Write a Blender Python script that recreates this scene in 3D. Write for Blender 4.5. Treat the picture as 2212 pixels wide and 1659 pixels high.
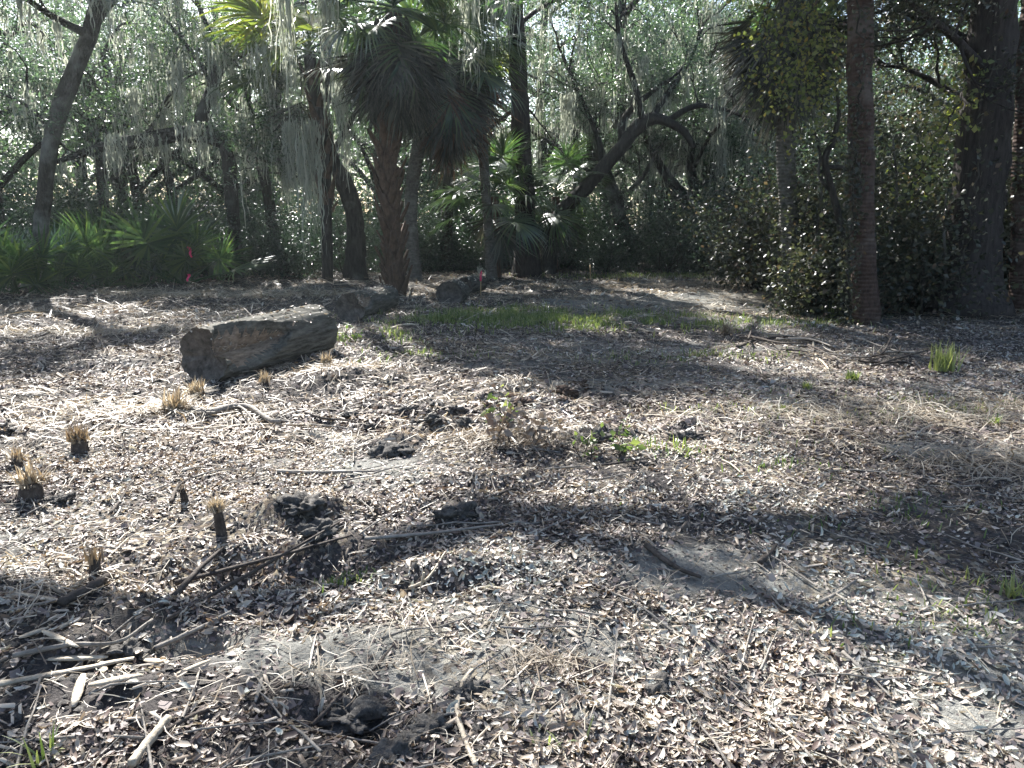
import bpy, math, random
import numpy as np
from mathutils import Vector, Matrix

for o in list(bpy.data.objects):
    bpy.data.objects.remove(o)
SC = bpy.context.scene
COL = SC.collection
rng = np.random.default_rng(11)
random.seed(5)

# ------------------------------------------------------------------ camera, sky, sun, exposure
CAM_H, PITCH, FPX = 1.6, math.radians(12.3), 750.0
cam_d = bpy.data.cameras.new('camera')
cam = bpy.data.objects.new('camera', cam_d)
COL.objects.link(cam)
cam_d.sensor_width = 36.0
cam_d.lens = FPX / 1024 * 36.0
cam_d.clip_start, cam_d.clip_end = 0.05, 2000
cam.location = (0, 0, CAM_H)
cam.rotation_euler = (math.radians(90) - PITCH, 0, 0)
SC.camera = cam

SUN_EL, SUN_AZ = math.radians(41), math.radians(24)      # azimuth counted leftwards from straight ahead (+Y)
SUN_DIR = Vector((-math.sin(SUN_AZ) * math.cos(SUN_EL), math.cos(SUN_AZ) * math.cos(SUN_EL), math.sin(SUN_EL)))
w = bpy.data.worlds.new('World')
SC.world = w
w.use_nodes = True
wn = w.node_tree
bg = wn.nodes['Background']
sky = wn.nodes.new('ShaderNodeTexSky')
sky.sky_type = 'NISHITA'
sky.sun_disc = False
sky.sun_elevation = SUN_EL
sky.sun_rotation = -SUN_AZ
sky.air_density, sky.dust_density, sky.ozone_density = 1.0, 1.6, 1.4
wn.links.new(sky.outputs[0], bg.inputs[0])
bg.inputs[1].default_value = 0.062

sd = bpy.data.lights.new('sun', 'SUN')
sd.energy = 5.0
sd.angle = math.radians(0.55)
sd.color = (1.0, 0.982, 0.95)
sun = bpy.data.objects.new('sun', sd)
COL.objects.link(sun)
sun.rotation_euler = (-SUN_DIR).to_track_quat('-Z', 'Y').to_euler()

SC.view_settings.view_transform = 'Standard'
SC.view_settings.look = 'None'
SC.view_settings.exposure = 2.1
SC.view_settings.gamma = 1.0
SC.render.engine = 'CYCLES'
cy = SC.cycles
cy.max_bounces, cy.diffuse_bounces, cy.glossy_bounces, cy.transmission_bounces = 6, 3, 2, 4
cy.use_denoising = True
cy.sample_clamp_indirect = 4.0

# ------------------------------------------------------------------ photo pixels (2212 wide) -> points
CP, SP = math.cos(PITCH), math.sin(PITCH)
FP = FPX * 2212 / 1024


def ray(xp, yp):
    dx, dz = (xp - 1106) / FP, -(yp - 829.5) / FP
    return dx, CP + dz * SP, -SP + dz * CP


def G(xp, yp):
    a, b, c = ray(xp, yp)
    t = CAM_H / -c
    return a * t, b * t


def A(xp, yp, Y):
    a, b, c = ray(xp, yp)
    t = Y / b
    return (a * t, Y, CAM_H + c * t)


# ------------------------------------------------------------------ noise and ground height
def _hash(ix, iy, seed):
    h = (ix.astype(np.int64) * 374761393 + iy.astype(np.int64) * 668265263 + seed * 982451653) & 0xFFFFFFFF
    h = ((h ^ (h >> 13)) * 1274126177) & 0xFFFFFFFF
    return ((h ^ (h >> 16)) & 0xFFFFFF) / float(0xFFFFFF)


def vnoise(x, y, seed=0):
    x, y = np.asarray(x, float), np.asarray(y, float)
    ix, iy = np.floor(x), np.floor(y)
    fx, fy = x - ix, y - iy
    fx, fy = fx * fx * (3 - 2 * fx), fy * fy * (3 - 2 * fy)
    a, b = _hash(ix, iy, seed), _hash(ix + 1, iy, seed)
    c, d = _hash(ix, iy + 1, seed), _hash(ix + 1, iy + 1, seed)
    return (a + (b - a) * fx) * (1 - fy) + (c + (d - c) * fx) * fy - 0.5


def fbm(x, y, octaves=4, seed=0):
    s, amp = 0, 1.0
    for k in range(octaves):
        s = s + amp * vnoise(x * 2 ** k + 17.3 * k, y * 2 ** k - 9.1 * k, seed + k)
        amp *= 0.5
    return s


# humps, pits and ruts seen in the photo: xp, yp, half width (m), half depth (m), turn (deg), height (m)
FEATURES = [
    (730, 825, .55, .28, 10, .11), (720, 850, .4, .15, 5, -.05),
    (1180, 862, .55, .16, 12, -.11), (1180, 842, .5, .16, 12, .05), (1200, 880, .5, .12, 8, .04),
    (960, 900, .7, .10, 0, -.07), (960, 925, .6, .08, 0, .04), (940, 940, .5, .08, -4, -.06),
    (850, 968, .28, .12, 0, .07), (1290, 945, .25, .12, 20, .07), (1480, 925, .16, .10, 0, .07), (1500, 950, .2, .07, 0, -.04),
    (980, 1100, .22, .13, 0, .07), (1100, 1045, .35, .10, 0, .05), (1090, 1070, .3, .05, 0, -.05),
    (640, 1120, .40, .16, 10, .10), (600, 1225, .55, .22, 20, -.16), (640, 1180, .5, .12, 15, .06),
    (430, 1320, .5, .12, 30, .06), (350, 1420, .6, .12, 30, -.06), (100, 1330, .4, .2, 20, .06),
    (960, 1280, .30, .10, 10, -.06), (950, 1240, .3, .10, 10, .05),
    (740, 1560, .17, .10, 0, -.14), (800, 1600, .12, .10, 0, -.05), (690, 1540, .14, .08, 0, .05),
    (1660, 1480, .13, .3, -30, -.05), (1720, 1450, .12, .3, -30, .04),
    (1900, 770, 1.3, .35, 5, .10), (1650, 760, .7, .35, 0, .08), (1620, 800, .8, .2, 0, -.06),
    (300, 960, .7, .12, 0, .03), (520, 985, .7, .14, 4, -.04), (200, 700, 2.0, .3, 0, .06), (480, 650, 3.0, .35, 2, .07),
    (620, 620, 3.0, .5, 0, .07), (1250, 655, 1.6, .4, 0, .05), (1500, 690, 1.4, .3, 0, .05), (1700, 705, 1.0, .3, 0, .06),
    (1450, 640, 2.0, .4, 0, .06), (1560, 665, 1.6, .25, 0, -.05), (90, 800, .8, .25, 0, -.05), (860, 655, .9, .4, 0, .10),
]
FEAT = []
for xp, yp, hw, hd, tr, am in FEATURES:
    gx, gy = G(xp, yp)
    FEAT.append((gx, gy, hw, hd, math.radians(tr), am))


def rough(x, y):
    """how churned the soil is, 0..1: the left half of the clearing was worked by a machine"""
    r = np.clip(.55 - x * .17 + 1.1 * fbm(x * .45, y * .45, 3, 91), 0.08, 1)
    return r * np.clip((34 - y) / 10, 0, 1)


def H(x, y):
    x, y = np.asarray(x, float), np.asarray(y, float)
    near = np.clip((40 - np.hypot(x, y)) / 12, 0, 1)
    r = rough(x, y)
    h = .10 * fbm(x * .22, y * .22, 2, 3) + .05 * fbm(x * .9, y * .9, 3, 8) * (.4 + r)
    h = h + .08 * r * np.maximum(fbm(x * 3.1, y * 4.2, 3, 21), -.12) + .022 * (.25 + r) * fbm(x * 11, y * 11, 3, 33)
    for gx, gy, hw, hd, t, am in FEAT:
        dx, dy = x - gx, y - gy
        u, v = (dx * math.cos(t) + dy * math.sin(t)) / hw, (-dx * math.sin(t) + dy * math.cos(t)) / hd
        q = u * u + v * v
        h = h + am * np.exp(-q * 1.1) * (1 + .9 * fbm(x * 7, y * 7, 2, 55))
    return h * near


def P3(xp, yp, up=0.0):
    x, y = G(xp, yp)
    for _ in range(3):
        z = float(H(x, y))
        a, b, c = ray(xp, yp)
        t = (CAM_H - z) / -c
        x, y = a * t, b * t
    return np.array((x, y, float(H(x, y)) + up))


# ------------------------------------------------------------------ materials
def new_mat(name):
    m = bpy.data.materials.new(name)
    m.use_nodes = True
    m.node_tree.nodes.clear()
    return m, m.node_tree.nodes, m.node_tree.links


def ramp(n, stops):
    r = n.new('ShaderNodeValToRGB')
    el = r.color_ramp.elements
    while len(el) < len(stops):
        el.new(0.5)
    for e, (p, c) in zip(el, stops):
        e.position = p
        e.color = (*c, 1)
    return r


def leaf_mat(name, stops, trans, tmix=0.4, gloss=0.10, grough=0.38):
    m, n, l = new_mat(name)
    at = n.new('ShaderNodeAttribute'); at.attribute_name = 'rnd'
    r = ramp(n, stops); l.new(at.outputs['Fac'], r.inputs[0])
    d = n.new('ShaderNodeBsdfDiffuse'); l.new(r.outputs[0], d.inputs[0])
    t = n.new('ShaderNodeBsdfTranslucent')
    tm = n.new('ShaderNodeMixRGB'); tm.blend_type = 'MULTIPLY'; tm.inputs[0].default_value = 1
    tm.inputs[2].default_value = (*trans, 1); l.new(r.outputs[0], tm.inputs[1]); l.new(tm.outputs[0], t.inputs[0])
    mx = n.new('ShaderNodeMixShader'); mx.inputs[0].default_value = tmix
    l.new(d.outputs[0], mx.inputs[1]); l.new(t.outputs[0], mx.inputs[2])
    g = n.new('ShaderNodeBsdfGlossy'); g.inputs['Roughness'].default_value = grough
    g.inputs['Color'].default_value = (1, 1, 1, 1)
    fr = n.new('ShaderNodeFresnel'); fr.inputs[0].default_value = 1.45
    ml = n.new('ShaderNodeMath'); ml.operation = 'MULTIPLY'; ml.inputs[1].default_value = gloss / .06
    l.new(fr.outputs[0], ml.inputs[0]); ml.use_clamp = True
    mc = n.new('ShaderNodeMath'); mc.operation = 'MINIMUM'; mc.inputs[1].default_value = gloss * 1.6; l.new(ml.outputs[0], mc.inputs[0]); ml = mc
    m2 = n.new('ShaderNodeMixShader'); l.new(ml.outputs[0], m2.inputs[0])
    l.new(mx.outputs[0], m2.inputs[1]); l.new(g.outputs[0], m2.inputs[2])
    o = n.new('ShaderNodeOutputMaterial'); l.new(m2.outputs[0], o.inputs[0])
    return m


def bark_mat(name, dark, mid, pale, pale_amount=.45, scale=(7, 7, 1.4), bump=.9, rings=False):
    m, n, l = new_mat(name)
    tc = n.new('ShaderNodeTexCoord')
    mp = n.new('ShaderNodeMapping'); mp.inputs['Scale'].default_value = scale; l.new(tc.outputs['Object'], mp.inputs[0])
    n1 = n.new('ShaderNodeTexNoise'); n1.inputs['Scale'].default_value = 2.2; n1.inputs['Detail'].default_value = 6; n1.inputs['Roughness'].default_value = .7
    l.new(mp.outputs[0], n1.inputs['Vector'])
    n2 = n.new('ShaderNodeTexNoise'); n2.inputs['Scale'].default_value = 1.7; n2.inputs['Detail'].default_value = 5
    l.new(tc.outputs['Object'], n2.inputs['Vector'])
    r1 = ramp(n, [(.32, dark), (.66, mid)]); l.new(n1.outputs['Fac'], r1.inputs[0])
    r2 = ramp(n, [(1 - pale_amount - .06, (0, 0, 0)), (1 - pale_amount + .12, (1, 1, 1))]); l.new(n2.outputs['Fac'], r2.inputs[0])
    mx = n.new('ShaderNodeMixRGB'); l.new(r2.outputs[0], mx.inputs[0]); l.new(r1.outputs[0], mx.inputs[1])
    mul = n.new('ShaderNodeMixRGB'); mul.blend_type = 'MULTIPLY'; mul.inputs[0].default_value = .6
    mul.inputs[1].default_value = (*pale, 1); l.new(n1.outputs['Fac'], mul.inputs[2]); l.new(mul.outputs[0], mx.inputs[2])
    b = n.new('ShaderNodeBsdfPrincipled'); b.inputs['Roughness'].default_value = .9; b.inputs['Specular IOR Level'].default_value = .15
    l.new(mx.outputs[0], b.inputs['Base Color'])
    bp = n.new('ShaderNodeBump'); bp.inputs['Strength'].default_value = bump; bp.inputs['Distance'].default_value = .03
    if rings:
        wv = n.new('ShaderNodeTexWave'); wv.bands_direction = 'Z'; wv.inputs['Scale'].default_value = 5; wv.inputs['Distortion'].default_value = 2.5
        l.new(tc.outputs['Object'], wv.inputs['Vector'])
        ad = n.new('ShaderNodeMath'); ad.operation = 'ADD'; l.new(wv.outputs['Fac'], ad.inputs[0]); l.new(n1.outputs['Fac'], ad.inputs[1])
        l.new(ad.outputs[0], bp.inputs['Height'])
    else:
        l.new(n1.outputs['Fac'], bp.inputs['Height'])
    l.new(bp.outputs[0], b.inputs['Normal'])
    o = n.new('ShaderNodeOutputMaterial'); l.new(b.outputs[0], o.inputs[0])
    return m


def ground_mat():
    m, n, l = new_mat('sandy_soil')
    tc = n.new('ShaderNodeTexCoord')

    def noise(sc, det=5, ro=.6):
        t = n.new('ShaderNodeTexNoise'); t.inputs['Scale'].default_value = sc; t.inputs['Detail'].default_value = det; t.inputs['Roughness'].default_value = ro
        l.new(tc.outputs['Object'], t.inputs['Vector']); return t
    big, mid, fine, grain = noise(.7), noise(5, 6, .7), noise(38, 5, .7), noise(170, 3)
    at = n.new('ShaderNodeAttribute'); at.attribute_name = 'humus'
    sand = ramp(n, [(.25, (.11, .108, .098)), (.6, (.23, .226, .205)), (.85, (.34, .335, .305))]); l.new(fine.outputs['Fac'], sand.inputs[0])
    hum = ramp(n, [(.3, (.028, .026, .026)), (.7, (.10, .090, .084))]); l.new(fine.outputs['Fac'], hum.inputs[0])
    ad = n.new('ShaderNodeMath'); ad.operation = 'MULTIPLY_ADD'; ad.inputs[1].default_value = .9; l.new(mid.outputs['Fac'], ad.inputs[0]); l.new(at.outputs['Fac'], ad.inputs[2])
    rr = ramp(n, [(.62, (0, 0, 0)), (.95, (1, 1, 1))]); l.new(ad.outputs[0], rr.inputs[0])
    mx = n.new('ShaderNodeMixRGB'); l.new(rr.outputs[0], mx.inputs[0]); l.new(sand.outputs[0], mx.inputs[1]); l.new(hum.outputs[0], mx.inputs[2])
    # small crumbs of old litter
    vo = n.new('ShaderNodeTexVoronoi'); vo.inputs['Scale'].default_value = 46; vo.inputs['Randomness'].default_value = 1
    ns = n.new('ShaderNodeMapping'); ns.inputs['Scale'].default_value = (1, .7, 1)
    l.new(tc.outputs['Object'], ns.inputs[0]); l.new(ns.outputs[0], vo.inputs['Vector'])
    cr = ramp(n, [(0, (.06, .05, .04)), (.45, (.17, .13, .09)), (.8, (.33, .28, .2)), (1, (.4, .38, .32))]); 
    sp = n.new('ShaderNodeSeparateColor'); l.new(vo.outputs['Color'], sp.inputs[0]); l.new(sp.outputs[0], cr.inputs[0])
    mk = ramp(n, [(.46, (0, 0, 0)), (.60, (.85, .85, .85))]); l.new(big.outputs['Fac'], mk.inputs[0])
    mk2 = n.new('ShaderNodeMath'); mk2.operation = 'GREATER_THAN'; mk2.inputs[1].default_value = .45; l.new(sp.outputs[1], mk2.inputs[0])
    mm = n.new('ShaderNodeMath'); mm.operation = 'MULTIPLY'; l.new(mk.outputs[0], mm.inputs[0]); l.new(mk2.outputs[0], mm.inputs[1])
    mx2 = n.new('ShaderNodeMixRGB'); l.new(mm.outputs[0], mx2.inputs[0]); l.new(mx.outputs[0], mx2.inputs[1]); l.new(cr.outputs[0], mx2.inputs[2])
    b = n.new('ShaderNodeBsdfPrincipled'); b.inputs['Roughness'].default_value = .95; b.inputs['Specular IOR Level'].default_value = .1
    l.new(mx2.outputs[0], b.inputs['Base Color'])
    s1 = n.new('ShaderNodeMath'); s1.operation = 'MULTIPLY_ADD'; s1.inputs[1].default_value = .35; l.new(grain.outputs['Fac'], s1.inputs[0]); l.new(fine.outputs['Fac'], s1.inputs[2])
    bp = n.new('ShaderNodeBump'); bp.inputs['Strength'].default_value = .9; bp.inputs['Distance'].default_value = .025; l.new(s1.outputs[0], bp.inputs['Height'])
    l.new(bp.outputs[0], b.inputs['Normal'])
    o = n.new('ShaderNodeOutputMaterial'); l.new(b.outputs[0], o.inputs[0])
    return m


def plain_mat(name, c1, c2, scale=20, rough=.85, stretch=(1, 1, 1), bump=.4, spec=.2):
    m, n, l = new_mat(name)
    tc = n.new('ShaderNodeTexCoord')
    mp = n.new('ShaderNodeMapping'); mp.inputs['Scale'].default_value = stretch; l.new(tc.outputs['Object'], mp.inputs[0])
    t = n.new('ShaderNodeTexNoise'); t.inputs['Scale'].default_value = scale; t.inputs['Detail'].default_value = 6; t.inputs['Roughness'].default_value = .68
    l.new(mp.outputs[0], t.inputs['Vector'])
    r = ramp(n, [(.3, c1), (.7, c2)]); l.new(t.outputs['Fac'], r.inputs[0])
    b = n.new('ShaderNodeBsdfPrincipled'); b.inputs['Roughness'].default_value = rough; b.inputs['Specular IOR Level'].default_value = spec
    l.new(r.outputs[0], b.inputs['Base Color'])
    bp = n.new('ShaderNodeBump'); bp.inputs['Strength'].default_value = bump; bp.inputs['Distance'].default_value = .02; l.new(t.outputs['Fac'], bp.inputs['Height'])
    l.new(bp.outputs[0], b.inputs['Normal'])
    o = n.new('ShaderNodeOutputMaterial'); l.new(b.outputs[0], o.inputs[0])
    return m


M = {}
M['soil'] = ground_mat()
M['oak_leaf'] = leaf_mat('oak_leaf', [(0, (.032, .056, .036)), (.5, (.058, .09, .054)), (.85, (.09, .125, .075)), (1, (.15, .16, .095))], (1.4, 1.75, .9), .45, .08)
M['grey_leaf'] = leaf_mat('grey_leaf', [(0, (.042, .064, .048)), (.5, (.075, .105, .076)), (1, (.14, .17, .12))], (1.25, 1.55, 1.0), .45, .08)
M['shrub_leaf'] = leaf_mat('shrub_leaf', [(0, (.018, .034, .024)), (.6, (.034, .056, .038)), (1, (.07, .095, .06))], (1.25, 1.6, .95), .36, .06)
M['thicket_leaf'] = leaf_mat('thicket_leaf', [(0, (.026, .032, .024)), (.5, (.046, .052, .037)), (.85, (.075, .078, .052)), (1, (.11, .07, .05))], (1.2, 1.3, .8), .36, .035)
M['vine_leaf'] = leaf_mat('vine_leaf', [(0, (.08, .11, .05)), (.5, (.17, .20, .09)), (.85, (.27, .27, .11)), (1, (.26, .18, .07))], (1.5, 1.6, .65), .5, .04)
M['frond'] = leaf_mat('palm_frond', [(0, (.035, .06, .035)), (.6, (.06, .105, .05)), (1, (.12, .155, .06))], (1.25, 1.5, .75), .36, .06, .34)
M['frond_yellow'] = leaf_mat('yellowing_frond', [(0, (.06, .10, .03)), (.6, (.11, .15, .045)), (1, (.20, .19, .06))], (1.6, 1.6, .5), .5, .12, .35)
M['frond_dead'] = leaf_mat('dead_frond', [(0, (.03, .034, .028)), (.6, (.07, .075, .06)), (1, (.14, .14, .11))], (1.1, 1.0, .8), .22, .03, .6)
M['frond_red'] = leaf_mat('russet_frond', [(0, (.05, .032, .022)), (.6, (.10, .06, .04)), (1, (.17, .11, .07))], (1.2, .9, .6), .22, .03, .6)
M['moss'] = leaf_mat('spanish_moss', [(0, (.28, .30, .25)), (.6, (.43, .45, .38)), (1, (.56, .56, .49))], (1.05, 1.05, .95), .45, .02, .7)
M['litter'] = leaf_mat('dry_leaf', [(0, (.045, .032, .028)), (.12, (.13, .085, .065)), (.28, (.24, .185, .145)), (.46, (.37, .305, .24)), (.68, (.49, .43, .35)), (.85, (.56, .525, .455)), (1, (.43, .46, .41))], (1.0, .85, .6), .18, .05, .5)
M['mulch'] = leaf_mat('leaf_mulch', [(0, (.04, .03, .028)), (.35, (.13, .10, .092)), (.75, (.25, .205, .185)), (1, (.40, .36, .32))], (1, .85, .7), .1, .03, .6)
M['straw'] = leaf_mat('dry_straw', [(0, (.13, .09, .06)), (.5, (.33, .275, .20)), (1, (.52, .47, .38))], (1, .85, .6), .25, .04, .5)
M['chip'] = leaf_mat('wood_chip', [(0, (.10, .07, .05)), (.4, (.30, .24, .18)), (1, (.58, .50, .40))], (1, .85, .6), .0, .03, .6)
M['grass'] = leaf_mat('grass_blade', [(0, (.06, .095, .035)), (.6, (.13, .18, .07)), (1, (.32, .33, .17))], (1.3, 1.4, .65), .42, .02, .5)
M['bark'] = bark_mat('oak_bark', (.018, .016, .013), (.075, .068, .058), (.20, .20, .175), .36)
M['bark_pale'] = bark_mat('lichened_bark', (.022, .02, .016), (.085, .076, .062), (.30, .30, .265), .46, (16, 16, 4), 1.6)
M['bark_pine'] = bark_mat('dark_bark', (.016, .014, .013), (.065, .055, .05), (.13, .12, .115), .3, (9, 9, 1.2))
M['bark_red'] = bark_mat('red_brown_bark', (.03, .021, .017), (.10, .066, .052), (.17, .14, .12), .42, (9, 9, 5), .35, True)
M['bark_grey'] = bark_mat('grey_palm_trunk', (.07, .065, .055), (.17, .16, .14), (.28, .27, .24), .42, (5, 5, 6), .5, True)
M['boot'] = plain_mat('leaf_boot', (.035, .022, .015), (.15, .10, .07), 14, .85, (1, 1, .35), .7)
M['stick_dark'] = plain_mat('dark_stick', (.03, .025, .022), (.11, .09, .075), 18, .9, (1, 1, 1), .7)
M['stick_grey'] = plain_mat('grey_stick', (.12, .105, .09), (.34, .31, .27), 16, .85, (1, 1, 1), .6)
M['stick_pale'] = plain_mat('pale_stripped_wood', (.26, .21, .15), (.58, .51, .40), 22, .7, (1, 1, 1), .6)
M['log_bark'] = plain_mat('log_bark', (.022, .021, .017), (.19, .18, .155), 13, .95, (.28, 1.5, 1.5), 1.2, .1)
M['log_wood'] = plain_mat('rotten_wood', (.075, .055, .042), (.36, .275, .205), 7, .9, (1, 3.5, 3.5), .8, .1)
M['end_grain'] = plain_mat('weathered_end_grain', (.035, .031, .028), (.17, .15, .13), 12, .95, (1, 1, 1), .9, .1)
M['clod'] = plain_mat('dark_soil_clod', (.035, .033, .031), (.15, .14, .128), 30, .95, (1, 1, 1), 1.0, .1)
M['clod_brown'] = plain_mat('brown_soil_clod', (.045, .03, .024), (.13, .095, .075), 30, .95, (1, 1, 1), 1.0, .1)
M['pink'] = plain_mat('pink_plastic_tape', (.75, .03, .12), (.85, .07, .2), 8, .4, (1, 1, 1), .1, .5)
M['stake'] = plain_mat('stake_wood', (.30, .21, .11), (.5, .38, .22), 20, .8, (1, 1, .2), .3)
M['grey_rag'] = plain_mat('grey_rag', (.22, .22, .2), (.42, .42, .38), 25, .9)


# ------------------------------------------------------------------ mesh helpers
def mk_mesh(name, V, faces, rnd=None, smooth=False, attr='rnd'):
    V = np.ascontiguousarray(V, dtype=np.float32)
    me = bpy.data.meshes.new(name)
    me.vertices.add(len(V))
    me.vertices.foreach_set('co', V.ravel())
    faces = [np.asarray(f, dtype=np.int32) for f in faces if len(f)]
    loops = np.concatenate([f.ravel() for f in faces])
    sizes = np.concatenate([np.full(len(f), f.shape[1], np.int32) for f in faces])
    starts = np.concatenate([[0], np.cumsum(sizes)[:-1]]).astype(np.int32)
    me.loops.add(len(loops))
    me.loops.foreach_set('vertex_index', loops)
    me.polygons.add(len(sizes))
    me.polygons.foreach_set('loop_start', starts)
    if smooth:
        me.polygons.foreach_set('use_smooth', np.ones(len(sizes), bool))
    me.update(calc_edges=True)
    if rnd is not None:
        a = me.attributes.new(attr, 'FLOAT', 'POINT')
        a.data.foreach_set('value', np.ascontiguousarray(rnd, dtype=np.float32))
    return me


class Buf:
    def __init__(self):
        self.V, self.F, self.R, self.n = [], [], [], 0

    def add(self, V, F, r=0.5):
        V = np.asarray(V, float)
        for f in (F if isinstance(F, list) else [F]):
            if len(f):
                self.F.append(np.asarray(f) + self.n)
        self.V.append(V)
        self.R.append(np.broadcast_to(np.asarray(r, float), (len(V),)))
        self.n += len(V)

    def mesh(self, name, origin=(0, 0, 0), smooth=False):
        g = {}
        for f in self.F:
            g.setdefault(f.shape[1], []).append(f)
        return mk_mesh(name, np.concatenate(self.V) - np.asarray(origin), [np.concatenate(v) for v in g.values()], np.concatenate(self.R), smooth)

    def obj(self, name, mat, parent=None, origin=(0, 0, 0), smooth=False):
        return link(name, self.mesh(name, origin, smooth), mat, parent)


def link(name, me, mat=None, parent=None, loc=None):
    o = bpy.data.objects.new(name, me)
    COL.objects.link(o)
    if mat is not None and not me.materials:
        me.materials.append(mat)
    if parent is not None:
        o.parent = parent
    if loc is not None:
        o.location = loc
    return o


def tag(o, label=None, cat=None, group=None, kind=None):
    for k, v in (('label', label), ('category', cat), ('group', group), ('kind', kind)):
        if v:
            o[k] = v
    return o


def thing(name, label, cat, loc, group=None, rz=0.0):
    o = bpy.data.objects.new(name, None)
    o.empty_display_size = .1
    COL.objects.link(o)
    o.location = loc
    o.rotation_euler = (0, 0, rz)
    return tag(o, label, cat, group)


def copy_tree(o, parent=None):
    c = o.copy()
    COL.objects.link(c)
    c.parent = parent
    for ch in KIDS(o):
        copy_tree(ch, c)
    return c


def KIDS(o):
    return [c for c in o.children]


def unit(v):
    v = np.asarray(v, float)
    return v / np.maximum(np.linalg.norm(v, axis=-1, keepdims=True), 1e-9)


def frames(nrm, spin):
    """rotation matrices whose z column is nrm, turned by spin about it"""
    z = unit(nrm)
    ref = np.where(np.abs(z[:, 2:3]) < .9, np.array([[0, 0, 1.]]), np.array([[1., 0, 0]]))
    x = unit(np.cross(ref, z))
    y = np.cross(z, x)
    c, s = np.cos(spin)[:, None], np.sin(spin)[:, None]
    return np.stack([x * c + y * s, -x * s + y * c, z], axis=2)


def scatter(T, TF, pos, R, scale, rnd):
    n, k = len(pos), len(T)
    sc = np.asarray(scale, float)
    Ts = T[None] * (sc[:, None, None] if sc.ndim == 1 else sc[:, None, :])
    V = np.einsum('nij,nkj->nki', R, Ts) + pos[:, None, :]
    off = (np.arange(n) * k)[:, None, None]
    F = [(np.asarray(f)[None] + off).reshape(-1, np.asarray(f).shape[1]) for f in TF]
    return V.reshape(-1, 3), F, np.repeat(rnd, k)


def spline(pts, n):
    """Catmull-Rom through the points; extra columns (radius) ride along"""
    P = np.asarray(pts, float)
    if len(P) == 2:
        t = np.linspace(0, 1, n)[:, None]
        return P[0] * (1 - t) + P[1] * t
    Q = np.vstack([2 * P[0] - P[1], P, 2 * P[-1] - P[-2]])
    out = []
    for u in np.linspace(0, len(P) - 1, n):
        i = min(int(u), len(P) - 2)
        t = u - i
        a, b, c, d = Q[i:i + 4]
        out.append(.5 * (2 * b + (c - a) * t + (2 * a - 5 * b + 4 * c - d) * t * t + (3 * b - a - 3 * c + d) * t ** 3))
    return np.array(out)


def tube(C, sides=10, lump=0.0, seed=0, cap=True):
    """C: (n,4) centre line and radius"""
    C = np.asarray(C, float)
    P, r = C[:, :3], np.maximum(C[:, 3], .0015)
    T = unit(np.gradient(P, axis=0))
    ref = np.array([0, 1., 0]) if abs(T[len(T) // 2][1]) < .8 else np.array([1., 0, 0])
    X = unit(np.cross(T, ref)); Y = np.cross(T, X)
    a = np.linspace(0, 2 * math.pi, sides, endpoint=False)
    n = len(P)
    rr = np.repeat(r[:, None], sides, 1)
    if lump:
        s = np.concatenate([[0], np.cumsum(np.linalg.norm(np.diff(P, axis=0), axis=1))])
        ca, sa = np.cos(a)[None, :], np.sin(a)[None, :]
        rr = rr * (1 + lump * (vnoise(ca * 2 + 7 + seed, s[:, None] * 2.2 + sa * 2, seed) + .7 * vnoise(ca * 4 - seed, s[:, None] * 5 + sa * 4, seed + 5)))
    V = P[:, None] + rr[..., None] * (np.cos(a)[None, :, None] * X[:, None] + np.sin(a)[None, :, None] * Y[:, None])
    V = V.reshape(-1, 3)
    i = np.arange(n - 1)[:, None] * sides
    j = np.arange(sides)[None, :]
    k = (j + 1) % sides
    F = np.stack([i + j, i + k, i + sides + k, i + sides + j], axis=2).reshape(-1, 4)
    if cap:
        V = np.vstack([V, P[0], P[-1]])
        jj = np.arange(sides); kk = (jj + 1) % sides
        F3 = np.vstack([np.stack([kk, jj, np.full(sides, n * sides)], 1), np.stack([(n - 1) * sides + jj, (n - 1) * sides + kk, np.full(sides, n * sides + 1)], 1)])
        return V, [F, F3]
    return V, [F]


LEAF = np.array([(0, 0, 0), (.22, .46, .07), (0, 1, 0), (-.22, .46, .07)], float)
LEAF_F = [np.array([(0, 1, 2), (0, 2, 3)])]
WIDE = np.array([(0, 0, 0), (.36, .42, .08), (0, 1, -.06), (-.36, .42, .08)], float)


def leaves(buf, pos, size, up=.5, tmpl=LEAF, droop=0.0, rs=(0, 1)):
    n = len(pos)
    nrm = rng.normal(size=(n, 3)) + np.array([0, 0, up * 2])
    nrm[:, 2] -= droop
    R = frames(nrm, rng.uniform(0, 6.283, n))
    buf.add(*scatter(tmpl, LEAF_F, pos, R, size * rng.uniform(.65, 1.35, n), np.clip(rng.uniform(rs[0], rs[1], n), 0, 1)))


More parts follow.
